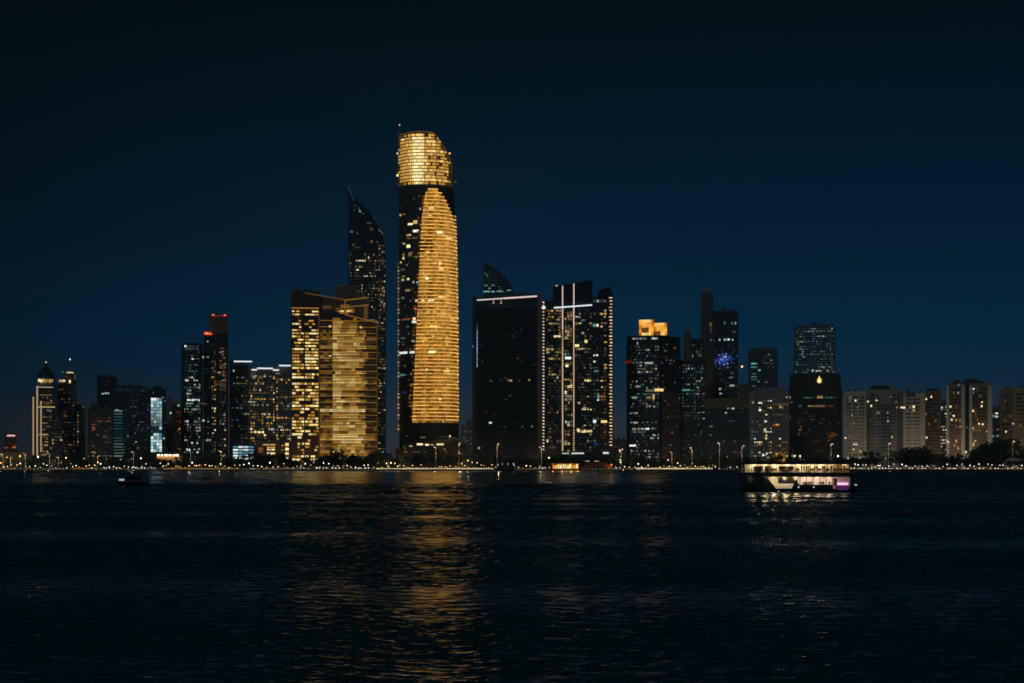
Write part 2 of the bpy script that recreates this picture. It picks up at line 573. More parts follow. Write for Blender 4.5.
# ------------------------------------------------------------------ buildings, left to right
def left_group():
    b = Bld('office_block', 'small dark block with a red and white rooftop light band at far left', 4, 17, 1520, 'the small red-topped block')
    b.wall(4, 17, 433.5, 'brown_concrete', fl=3)
    b.strip(7, 435.6, 15, 435.6, 1.5, 'strip_pink'); b.strip(5, 436.6, 17, 436.6, .6, 'red_dim', y=-.4)  # dim red strip stands for the halo of the roof light
    b.strip(12, 447.6, 16, 447.2, 1.3, 'orange'); b.strip(4.5, 448, 8, 447.6, 1, 'orange_dim')
    b.grid(5, 16, 438, 458, 2, 3, .15, {'red_dim': 1, 'warm_dim': 2})
    b.finish()
    b = Bld('low_building', 'low tan waterfront building washed with orange lamplight at far left', -14, 27, 1250, 'the low tan waterfront building')
    b.wall(-14, 27, 453.5, 'tan_render', depth=14, fl=4.5)
    b.grid(-12, 8, 455, 463, 3, 3.5, .5, {'orange_dim': 3, 'gold_faint': 2}, .6, .6)
    b.grid(10, 26, 455, 463, 3, 3.5, .25, {'warm_dim': 3, 'gold_faint': 2}, .6, .6)
    b.finish()

    # twin towers with domes
    b = Bld('domed_tower', 'domed tower with long vertical cream light strips and a dark pointed cap', 32, 57, 1400, 'the strip-lit domed tower')
    b.wall(36, 57, 386, 'dark_cladding', 26, fl=3.2, col=5)
    b.wall(32, 36, 396, 'dark_cladding', 18, y=2, fl=3.2)
    b.wall(52, 62, 414, 'dark_cladding', 15, y=-6, fl=3.2)
    mb = MB(); cx = b.x(46); s = b.s
    mb.lathe([(9 * s, b.z(386)), (9 * s, b.z(378))], 'beige_render', cx, 11, 16); mb.build('drum', b.e)
    mb = MB(); mb.lathe([(9.6 * s, b.z(378)), (9.6 * s, b.z(377)), (7.6 * s, b.z(373)), (4.4 * s, b.z(369)), (1.4 * s, b.z(365)), (.3 * s, b.z(362))], 'green_roof', cx, 11, 16)
    dome = mb.build('dome', b.e)
    mb = MB(); mb.lathe([(.1, b.z(362.4)), (.5, b.z(361.6)), (.5, b.z(361)), (.1, b.z(360.6))], 'pink_dots', cx, 11, 8); mb.build('beacon', dome)
    for k in range(7):
        b.win(39 + k * 2.2, 380.4 + (k % 2) * .5, 1.7, 3.2, b.pick({'warm': 2, 'warm_bright': 2, 'strip_cream': 1}), y=-.1)
    for xx, ya, yb, w in ((33.3, 397, 455, 1.3), (37.2, 386, 456, 1.5), (41, 401, 452, 1.2)):
        b.strip(xx, ya, xx, yb, w, 'strip_cream', y=-.6)
    for ya, xa, xb, m in ((387.2, 38, 53, 'strip_cream'), (395, 40, 52, 'warm_dim'), (402.5, 40, 53, 'warm_dim'), (407, 38, 55, 'warm'), (434.5, 39, 48, 'warm'), (437, 40, 48, 'warm_dim'), (455.5, 38, 47, 'warm_dim')):
        b.strip(xa, ya, xb, ya, .9, m, y=-.45)
    b.grid(42, 52, 390, 456, 2.2, 3.2, .42, {'warm_dim': 5, 'warm': 2.2, 'strip_cream': 1.2, 'cool_faint': 2})
    b.grid(52, 62, 416, 458, 2.2, 3.2, .5, {'warm_dim': 5, 'warm': 1, 'gold_faint': 4}, y=-6)
    b.finish()
    b = Bld('domed_tower', 'dark tower crowned by a round lit drum, beside the strip-lit tower', 58, 77, 1430, 'the drum-topped dark tower')
    b.wall(58, 76, 385, 'dark_cladding', 24, fl=3.2, col=4)
    b.wall(70, 85, 405, 'brown_concrete', 18, y=3, fl=3.2, col=5)
    mb = MB(); cx = b.x(70); s = b.s
    mb.lathe([(5.6 * s, b.z(385)), (5.9 * s, b.z(378)), (5.2 * s, b.z(373.5)), (3.8 * s, b.z(372.6))], 'dark_cladding', cx, 10, 18); mb.build('drum', b.e)
    mb = MB(); mb.lathe([(3.6 * s, b.z(373)), (3.4 * s, b.z(371.6))], 'warm_bright', cx, 10, 16); mb.build('lantern', b.e)
    mb = MB(); mb.lathe([(.3, b.z(371.6)), (.2, b.z(359))], 'metal_grey', cx, 10, 6); sp = mb.build('spire', b.e)
    mb = MB(); mb.lathe([(.1, b.z(359.5)), (.5, b.z(358.8)), (.5, b.z(358.1)), (.1, b.z(357.7))], 'globe_cool', cx, 10, 8); mb.build('beacon', sp)
    for px, py, w, h, m in ((61, 381, 4, 2.6, 'warm'), (64, 380.8, 2.4, 2, 'warm_bright'), (69.8, 381.5, 1.7, 3, 'warm_bright'), (62.5, 372, 1, 1.6, 'warm'), (74.8, 377, 1, 5, 'warm_dim'), (66, 376.5, 1.6, 1, 'warm_dim')):
        b.win(px, py, w, h, m, y=-.2)
    b.grid(59, 75, 388, 456, 2.4, 3.2, .36, {'warm_dim': 4, 'cool_dim': 1.5, 'gold_faint': 3})
    for k in range(11):
        b.win(78, 412 + k * 3.3, 1.5, 1.6, b.pick({'warm_dim': 4, 'warm': 1, 'gold_faint': 2}), y=3)
    b.win(83.5, 406.5, 1, 1, 'warm', y=3)
    b.finish()

    b = Bld('tower_block', 'plain unlit slab tower rising behind the low orange-windowed block', 97, 117, 1560, 'the unlit slab tower')
    b.wall(97, 117, 377.5, 'dark_glass', 26, fl=3)
    b.wall(99, 108, 375.5, 'dark_cladding', 8, yb=378, y=5, name='plant_room')
    b.grid(98, 116, 380, 455, 3, 3, .02, COOL, faint=.06)
    b.finish()
    b = Bld('office_block', 'low dark block with a cluster of orange windows on its upper floors', 88, 113, 1330, 'the orange-windowed low block')
    b.wall(88, 113, 409, 'dark_cladding', 24, fl=3.4, col=4)
    b.wall(91, 101, 405, 'dark_cladding', 8, yb=410, y=4, name='plant_room')
    b.grid(91, 111, 413, 440, 2.5, 3.4, .3, {'orange_dim': 4, 'warm_dim': 3, 'orange': .7, 'cool_faint': 2})
    b.grid(89, 112, 440, 461, 2.5, 3.4, .36, {'warm_dim': 4, 'gold_faint': 3, 'warm': .7})
    b.win(94, 428.5, 3.4, 3, 'orange_dim'); b.win(92.5, 428, 1.5, 1.5, 'warm'); b.win(105, 436, 4, 2.4, 'orange_dim')
    b.finish()

    b = Bld('office_block', 'wide blue-black glass office block with a column of teal floor bands', 112, 150, 1400, 'the teal-banded glass block')
    b.wall(112, 150, 388.5, 'blue_glass', 30, fl=3, fmat='dark_cladding', col=9)
    b.wall(118, 145, 386, 'dark_cladding', 10, yb=389, y=6, name='plant_room')
    for k in range(16):
        y_ = 411 + k * 3
        m = 'teal_dim' if 2 < k < 10 else ('cool_dim' if k % 3 else 'teal')
        b.strip(114, y_, 122.5 + (k > 9) * R.uniform(0, 3), y_, 1.1, m, y=-.35, name='floor_light')
    b.win(117, 410.5, 3, 2, 'cool'); b.win(120.5, 411.5, 2.4, 2, 'cool_dim')
    b.strip(115, 390, 148, 390, 1, 'cool_faint', y=-.4)
    b.win(128, 390.5, 3, 2.4, 'blue_dim'); b.win(143, 390.4, 2.4, 1.6, 'cool_dim'); b.win(119, 390.6, 1.6, 1.6, 'cool_dim')
    for px, py, w in ((141, 422, 4), (138.5, 425, 2.6), (142, 430, 3), (136, 442, 2), (133.5, 444, 1.3), (138, 448, 2.8), (133, 459, 1.4), (135, 433, 1.5), (128, 436, 1.5)):
        b.win(px, py, w, 1.2, b.pick({'cool_dim': 2, 'cool': 1}))
    b.grid(124, 149, 393, 460, 2.6, 3, .07, {'cool_faint': 4, 'cool_dim': 1.4, 'teal_dim': 2})
    b.finish()
    b = Bld('media_tower', 'slim dark tower with a tall glowing white LED screen on its front', 150, 166, 1360, 'the white-screen tower')
    b.wall(150, 166, 390, 'dark_glass', 20, fl=3)
    b.wall(153, 161, 386.5, 'green_roof', 8, yb=391, y=4, name='plant_room')
    mb = MB(); mb.box(b.x(150.6), b.x(162.4), -1.1, -.3, b.z(452.6), b.z(397.6), 'dark_cladding'); sc = mb.build('screen', b.e)
    mb = MB(); rr = random.Random(5)
    for j in range(17):
        for i in range(4):
            x0, y0 = 151 + i * 2.8, 398 + j * 3.2
            mid = 421 < y0 < 436
            if mid and rr.random() < (.75 if i < 2 else .35):
                m = 'cool_faint' if rr.random() < .6 else 'cool_dim'
            elif 405 < y0 < 421:
                m = rr.choice(('screen_blue', 'cool', 'screen_blue', 'screen_white'))
            else:
                m = rr.choice(('screen_white', 'screen_white', 'cool_bright', 'screen_blue'))
            mb.box(b.x(x0), b.x(x0 + 2.4), -1.3, -1.0, b.z(y0 + 2.7), b.z(y0), m)
    tag(mb.build('panel', sc), kind='stuff')
    b.win(163, 397.5, 1.2, 1.8, 'cool'); b.win(153.5, 393, 1.2, 2, 'teal')
    b.grid(163, 166, 400, 455, 1.5, 3, .05, COOL)
    b.finish()
    b = Bld('tower_block', 'grey unlit slab with one white window beside the screen tower', 165, 173, 1480, 'the grey unlit slab')
    b.wall(165, 173, 400, 'grey_concrete', 14, fl=3)
    b.win(170.6, 413, 1.4, 2, 'cool_bright')
    b.finish()
    b = Bld('tower_block', 'slim tan tower bathed in amber light left of the dark twin towers', 173, 181, 1400, 'the amber-lit slim tower')
    b.wall(173, 181, 404, 'tan_render', 14, fl=3, col=2.6)
    b.grid(175, 181, 408, 456, 2, 3, .75, {'gold_faint': 5, 'orange_dim': 3})
    b.win(178.5, 405.5, 2, 2.2, 'cool'); b.win(179.5, 429, 1.2, 1.6, 'orange')
    b.finish()
    # pavilion with row of floodlights
    b = Bld('pavilion', 'flat-roofed waterfront pavilion with five bright floodlights under its eave', 156, 183, 1215, 'the floodlit pavilion')
    b.wall(157, 182, 456.5, 'tan_render', 9, yb=470, y=1.5, fl=0, col=4)
    mb = MB(); mb.box(b.x(156), b.x(183), -1, 12, b.z(454.4), b.z(453.4), 'roof_dark'); mb.build('roof', b.e)
    for px, w in ((158.5, 2.4), (162, 2.2), (166, 3), (170, 2.4), (173.5, 1.4), (177, 3)):
        mb = MB(); mb.box(b.x(px - w / 2), b.x(px + w / 2), -.9, .2, b.z(456), b.z(454.4), 'lamp_head'); mb.build('floodlight', b.e)
        point_light('lamp', (b.x(px), -.6, b.z(456.2)), 260, (255, 190, 90), b.e)
    b.finish()

    # dark twins
    b = Bld('dark_tower', 'rounded-top dark tower with scattered cool white windows, left of the red-lamped tower', 181, 203, 1420, 'the rounded dark twin')
    mb = MB(); s = b.s; w = 11 * s
    ring = lambda k, z: [(k * w * math.copysign(abs(math.cos(t)) ** .5, math.cos(t)), 12 + k * 13 * math.copysign(abs(math.sin(t)) ** .5, math.sin(t)), z) for t in [2 * PI * i / 32 for i in range(32)]]
    mb.loft([ring(1, 0), ring(1, b.z(346)), ring(.96, b.z(344)), ring(.88, b.z(342.8))], 'dark_glass')
    k = 1
    while 346 + k * 3.1 < 462:
        zz = b.z(346 + k * 3.1); mb.loft([ring(1.012, zz - .35), ring(1.012, zz + .35)], 'dark_cladding'); k += 1
    mb.build('wall', b.e)
    b.grid(184.5, 200, 345, 382, 2.2, 3.1, lambda x, y: .6 if y < 362 else .26, COOL, y=-1.3)
    b.grid(184, 200.5, 383, 460, 2.2, 3.1, lambda x, y: .6 if 400 < y < 425 else .34, COOL, y=-1.3)
    b.strip(186, 403.5, 193, 403.5, .8, 'cool', y=-1.3); b.strip(198, 403.6, 207, 403.6, .7, 'cool_dim', y=-1.3)
    b.strip(203.2, 385, 203.2, 440, .5, 'cool_faint', y=-.6); b.strip(203, 440, 202.6, 456, .8, 'cool_dim', y=-.6)
    b.win(203.2, 357, 1.5, 1.8, 'cool', y=-.6); b.win(203.4, 420.5, 1.8, 1.8, 'cool_bright', y=-.6)
    for k in range(5):
        b.win(187 + k * 2.6, 349, 1.5, 2.2, 'cool_dim', y=-1.3)
    b.finish()
    b = Bld('dark_tower', 'stepped dark tower with red aircraft lamps on its roof corners', 204, 228, 1440, 'the red-lamped tower')
    b.wall(204, 228, 334, 'dark_glass', 26, fl=3.1, fmat='dark_cladding', col=6)
    b.wall(209, 228, 316.5, 'brown_concrete', 18, yb=335, y=3, fl=3.1, name='upper_block')
    for px in (213.3, 224.8):
        mb = MB(); cx = b.x(px); mb.lathe([(.2, b.z(316)), (1.1, b.z(315.4)), (1.1, b.z(314.4)), (.2, b.z(313.8))], 'red_lamp', cx, 4, 8); mb.build('aircraft_lamp', b.e)
        mb = MB(); mb.lathe([(.55, b.z(315.2)), (.55, b.z(314.6))], 'strip_pink', cx, 2.7, 8); mb.build('aircraft_lamp', b.e)
    b.strip(210, 315.6, 228, 315.6, .7, 'red_dim', y=2.5)
    for i in range(4):
        mb = MB(); x0 = 204.4 + i * 2; mb.box(b.x(x0), b.x(x0 + 1.5), -1, -.4, b.z(334.8), b.z(332.4 + (i == 3) * 1), 'orange' if i in (1, 2) else 'red_lamp'); mb.build('sign_letter', b.e)
    b.strip(204, 332, 213, 332, .6, 'red_dim', y=-.8); b.strip(204, 335.2, 212, 335.2, .6, 'red_dim', y=-.8)
    b.grid(211.5, 216, 344, 460, 2, 3.1, .5, {'warm_dim': 3, 'warm': 2.4, 'cool': 1, 'warm_bright': .5}, rowvar=.8)
    b.grid(219.5, 226, 344, 460, 2, 3.1, .4, {'warm_dim': 3, 'warm': 2, 'cool_dim': 2}, rowvar=.8)
    b.grid(214, 226, 368, 386, 2, 3.1, .55, {'warm_dim': 3, 'orange_dim': 3, 'warm': 1})
    b.grid(205, 211, 340, 460, 2, 3.1, .08, COOL)
    b.finish()

    b = Bld('office_complex', 'three-part office block edged with white light lines along its roofs', 230, 292, 1470, 'the white-roofline office block')
    b.wall(230, 248, 362, 'blue_glass', 26, fl=3, fmat='dark_cladding', col=4)
    b.wall(248, 275, 368.5, 'grey_concrete', 26, y=-1, fl=3, fmat='dark_cladding', col=4.5)
    b.wall(275, 293, 366, 'grey_concrete', 26, fl=3, fmat='dark_cladding', col=4)
    for xa, ya, xb, yb in ((234, 361.8, 252, 361.8), (251.5, 370, 257, 370), (257, 368.4, 273, 368.4), (273, 370, 279, 370), (279, 365.4, 291, 365.4)):
        b.strip(xa, ya, xb, yb, 1.3, 'strip_white', y=-2)
    b.win(234, 371, 1.6, 1.8, 'cool_bright')
    b.grid(231, 248, 376, 446, 2.4, 3, .26, {'cool_dim': 4, 'warm_dim': 2, 'cool': 1})
    b.grid(248, 275, 373, 446, 2.2, 3, lambda x, y: .62 if y < 395 else .5, {'warm_dim': 3, 'warm': 3.2, 'gold_dim': 2, 'gold': 1.2, 'warm_bright': 1.4, 'cool': .8}, y=-1, fh=.6)
    b.grid(276, 292, 372, 446, 2.2, 3, .52, {'warm_dim': 3, 'gold_dim': 2, 'warm': 2.6, 'gold': 1, 'cool': 1, 'warm_bright': 1.1}, fh=.6)
    b.grid(249, 275, 375, 379, 3, 4, .8, {'warm': 3, 'cool': 2, 'warm_bright': 1}, y=-1, rowvar=0)
    b.finish()
    b = Bld('showroom', 'low glass hall glowing blue-white behind the trees', 232, 255, 1300, 'the blue-white glowing hall', cat='showroom')
    b.wall(231.5, 255, 444.5, 'dark_glass', 16)
    for j in range(5):
        y0 = 446 + j * 2.9
        for i in range(4):
            x0 = 233 + i * 5.3
            b.win(x0 + 2.5, y0 + 1, 4.7, 1.8, b.pick({'screen_white': 3, 'cool_bright': 2, 'screen_blue': 3}))
    b.finish()
    b = Bld('low_building', 'low dark building with a bright doorway and a tall lit stair window', 256, 291, 1310, 'the bright-doorway low building')
    b.wall(256, 291, 442, 'brown_concrete', 18, fl=4.5, col=7)
    for px, py, w, h, m in ((269, 444.8, 13, 1.6, 'warm'), (269, 450, 4, 2.2, 'warm_bright'), (273.2, 450, 3.4, 2.2, 'warm_bright'), (271, 453.6, 8, 2.6, 'warm_bright'), (271, 447.5, 8, 1.4, 'gold'), (261, 450, 5, 5, 'gold_dim'),
                            (287, 445, 3.4, 4, 'gold_bright'), (287, 449.6, 3.4, 3.6, 'warm_bright'), (287, 454, 3.4, 3.6, 'gold_bright'), (287.4, 458, 3, 3, 'warm_bright'), (288.4, 461.5, 2, 2.2, 'warm_bright'), (282.8, 446, 2.6, 2, 'gold'), (282.8, 450.5, 2.6, 2, 'gold'), (282.8, 455, 2.4, 1.8, 'gold_dim')):
        b.win(px, py, w, h, m)
    b.finish()


def gold_block():
    b = Bld('office_block', 'broad office block with bright gold floors, two wings and slanted roofs', 291, 379, 1310, 'the broad gold office block')
    b.wall(291, 319.5, 292, 'brown_glass', 36, fl=3.15, fmat='brown_concrete')
    # right wing with slanted top and the tall screens behind it
    mb = MB()
    P = [(319.5, 470), (377.5, 470), (377.5, 322), (352, 315.5), (345, 314), (333, 312), (319.5, 311)]
    mb.prism_xz([(b.x(p), b.z(q)) for p, q in P], 0, 34, 'brown_glass')
    k = 0
    while 322 + k * 3.15 < 462:
        zz = b.z(322 + k * 3.15)
        mb.box(b.x(319.5) - .1, b.x(377.5) + .3, -.35, .2, zz - .4, zz + .4, 'brown_concrete'); k += 1
    mb.build('wall', b.e)
    mb = MB(); mb.prism_xz([(b.x(p), b.z(q)) for p, q in ((318, 330), (369.5, 330), (369.5, 297.5), (345, 299.5), (318, 296))], 4, 30, 'brown_concrete'); mb.build('upper_block', b.e)
    mb = MB(); X0, X1 = b.x(335), b.x(358.5)
    mb.box(X0, X1, 10, 26, b.z(300), b.z(284.5), 'brown_concrete'); mb.box(X0 - .4, X0 + 1, 9.6, 10.2, b.z(300), b.z(284), 'tan_render'); mb.box(X1 - 1, X1 + .4, 9.6, 10.2, b.z(300), b.z(284), 'tan_render'); mb.box(X0, X1, 9.5, 10.2, b.z(285.2), b.z(284), 'tan_render')
    mb.build('plant_room', b.e)
    for A in ((305, 293.5, 345, 299.6), (345, 299.6, 369, 296.6), (347, 306.6, 369, 304), (345, 314.6, 377.5, 322)):
        b.strip(*A, 1.0, 'gold_dim', y=-.6 if A[1] > 310 or A[0] < 310 else 3.4, name='roof_beam')
    b.strip(345, 300, 345, 315, 1.2, 'gold_dim', y=3.3, name='roof_beam')
    b.strip(291.5, 308.6, 319, 308.6, 1, 'gold', y=-.5)
    for px, py, w, h, m in ((341, 310.5, 6, 1.6, 'gold_bright'), (349, 310.3, 5, 1.8, 'gold_bright'), (344, 312.5, 9, 1.4, 'gold'), (338, 309, 5, 4, 'gold_dim'), (352, 310, 5, 4, 'gold_dim'), (334, 305, 4, 8, 'gold_faint'), (366, 311, 4, 14, 'gold_dim'), (345, 306, 9, 4, 'gold_dim'), (327, 307, 9, 3, 'gold_faint')):
        b.win(px, py, w, h, m, y=3.8)
    # left wing, lit floor by floor in two bays
    rr = b.R
    for j in range(48):
        y_ = 311.5 + j * 3.15
        if y_ > 461:
            break
        lv = rr.choice((.22, .5, .8, .92, .97, .97)) if j > 2 else (1, .97, .3)[j]
        if 430 < y_ < 442 or 324 < y_ < 328:
            lv *= .45
        fade = 1 if y_ < 440 else .75
        x = 292.2
        while x < 318.4:
            w = rr.uniform(1.6, 5.5)
            w = min(w, 318.6 - x)
            if x < 304.2 < x + w:
                w = 304.2 - x
            if w > .6 and rr.random() < lv * fade:
                m = b.pick({'yellow_bright': 3.2, 'gold': 2.6, 'hall_b': 2.4, 'hall_a': 1.4, 'warm_bright': 1.6, 'gold_faint': 1.2})
                b.win(x + w / 2, y_, w - .35, 1.9 if m != 'gold_faint' else 1.4, m)
            x += w if not (x + w > 303.6 and x < 304) else w + .9
    b.strip(318.9, 312, 318.9, 462, .9, 'gold_dim', y=-.5)
    # right wing, dark edge, glowing middle, faint far edge
    for j in range(46):
        y_ = 319 + j * 3.15
        if y_ > 460:
            break
        b.strip(320, y_ + 1.6, 377, y_ + 1.6, .55, 'gold_faint' if j % 2 else 'hall_a', y=-.5, name='floor_light')
        x = 320.0
        row = rr.choice((-.3, -.12, 0, .05, .12, .3))
        while x < 376:
            w = rr.uniform(2, 6)
            if 332.5 <= x < 357:
                w = rr.uniform(3, 10)
            prof = .12 if x < 332.5 else .95 if x < 337 else .62 + .14 * math.sin(x * .4) if x < 357 else .34 if x < 364 else -.1
            v = prof + row + rr.uniform(-.16, .16) - (.3 if y_ < 330 else 0) + (.1 if 430 < y_ < 450 else 0)
            if x < 332.5 and 332.6 - x > .8:
                w = min(w, 332.6 - x)
            m_ = None if v < 0 else 'gold_faint' if v < .14 else 'hall_a' if v < .36 else 'hall_b' if v < .58 else 'hall_c' if v < .86 else 'gold' if v < 1.05 else 'yellow_bright'
            lv = {m_: 1}
            if 409 < y_ + .5 < 413.3 and 319 < x < 362:
                lv = {'warm_bright': 3, 'gold_bright': 2}
            if 433 < y_ < 442 and 333 < x < 357:
                lv = {'warm_bright': 2, 'gold_bright': 3}
            if 359 < y_ < 362.5 and 333 < x < 355:
                lv = {'gold_bright': 3, 'gold': 1}
            t = rr.random() * sum(lv.values())
            for m, v in lv.items():
                t -= v
                if t <= 0:
                    break
            w = min(w, 376.6 - x)
            if m and w > .5:
                b.win(x + w / 2, y_, w - .2, 2.2, m)
            x += w
    for px, py in ((330, 326.5), (361, 327), (330, 356), (355, 344), (353, 379), (348, 423)):
        b.win(px, py, 2.4, 2, 'warm_bright', y=-.2)
    b.strip(377.2, 322, 377.2, 460, .9, 'gold_dim', y=-.55)
    b.finish()
    for px in (300, 330, 360):
        point_light('lamp', (b.x(px), -24, 6), 2600, (255, 190, 90), b.e)


def curved_tower():
    b = Bld('curved_tower', 'tall dark tower tapering in a curve to a sharp left peak', 348, 386, 1750, 'the curved dark tower')
    P = [(348, 470), (386, 470), (386, 250), (384.4, 240), (382, 233), (378, 225), (373, 216.5), (367, 209), (360, 203), (355, 199), (352, 194), (349.4, 187.5), (348.2, 187)]
    mb = MB()
    mb.prism_xz([(b.x(p), b.z(q)) for p, q in P], 0, 44, 'dark_glass')
    k = 0
    while 250 + k * 3 < 462:
        zz = b.z(250 + k * 3); mb.box(b.x(348) - .3, b.x(386) + .3, -.35, .2, zz - .4, zz + .4, 'dark_cladding'); k += 1
    for px in (354, 361, 368, 375):
        mb.box(b.x(px) - .4, b.x(px) + .4, -.5, .1, 0, b.z(228), 'dark_cladding')
    mb.build('wall', b.e)
    b.strip(348.8, 188.5, 354, 201.5, .8, 'cool_dim', y=-.5); b.strip(378.4, 229, 383.2, 234, .9, 'cool_dim', y=-.5)
    for px, py, w, h, m in ((349, 187.4, 1, 1.4, 'cool_dim'), (355, 206, 2.2, 1.4, 'cool_dim'), (354.5, 210, 1.5, 3, 'cool_faint'), (360, 211.5, 2, 1.3, 'cool'), (363, 213.5, 2, 1.2, 'cool_dim'), (366, 203.8, 1, 1.6, 'cool_dim'), (359, 209, 1, 3, 'cool_dim'),
                            (374, 218, 1, 1.2, 'teal_dim'), (369, 223, 4.5, 1.5, 'teal_dim'), (371.5, 229, 3, 3.4, 'warm_dim'), (351.5, 232, 3.6, 2, 'cool_dim'), (357.5, 233.5, 1.6, 1.4, 'cool_dim'), (371.5, 241.5, 2.4, 3, 'warm_dim'), (377.5, 242, 1.5, 1.5, 'cool_dim'),
                            (353, 245, 1.2, 2, 'warm_dim'), (357.5, 247.6, 6, 1.4, 'cool_dim'), (356, 244, 1, 1, 'warm_dim')):
        b.win(px, py, w, h, m, y=-.1)
    b.grid(349, 352, 250, 284, 1.5, 3, .6, {'cool_dim': 3, 'cool_faint': 3, 'warm_dim': 2}, rowvar=.4)
    b.grid(354, 378, 253, 284, 1.75, 3, lambda x, y: .55 if 258 < y < 265 or 272 < y < 277 else .2, {'warm_dim': 4, 'warm': 3, 'warm_bright': .7, 'teal_dim': 1})
    b.grid(354, 385, 284, 330, 1.75, 3, .3, {'warm_dim': 4, 'warm': 2.4, 'cool_dim': 1.5, 'warm_bright': .3})
    b.grid(378.4, 385.4, 244, 462, 1.75, 3, .34, {'warm_dim': 4, 'warm': 2, 'cool_dim': 1.6, 'cool': .8})
    b.finish()


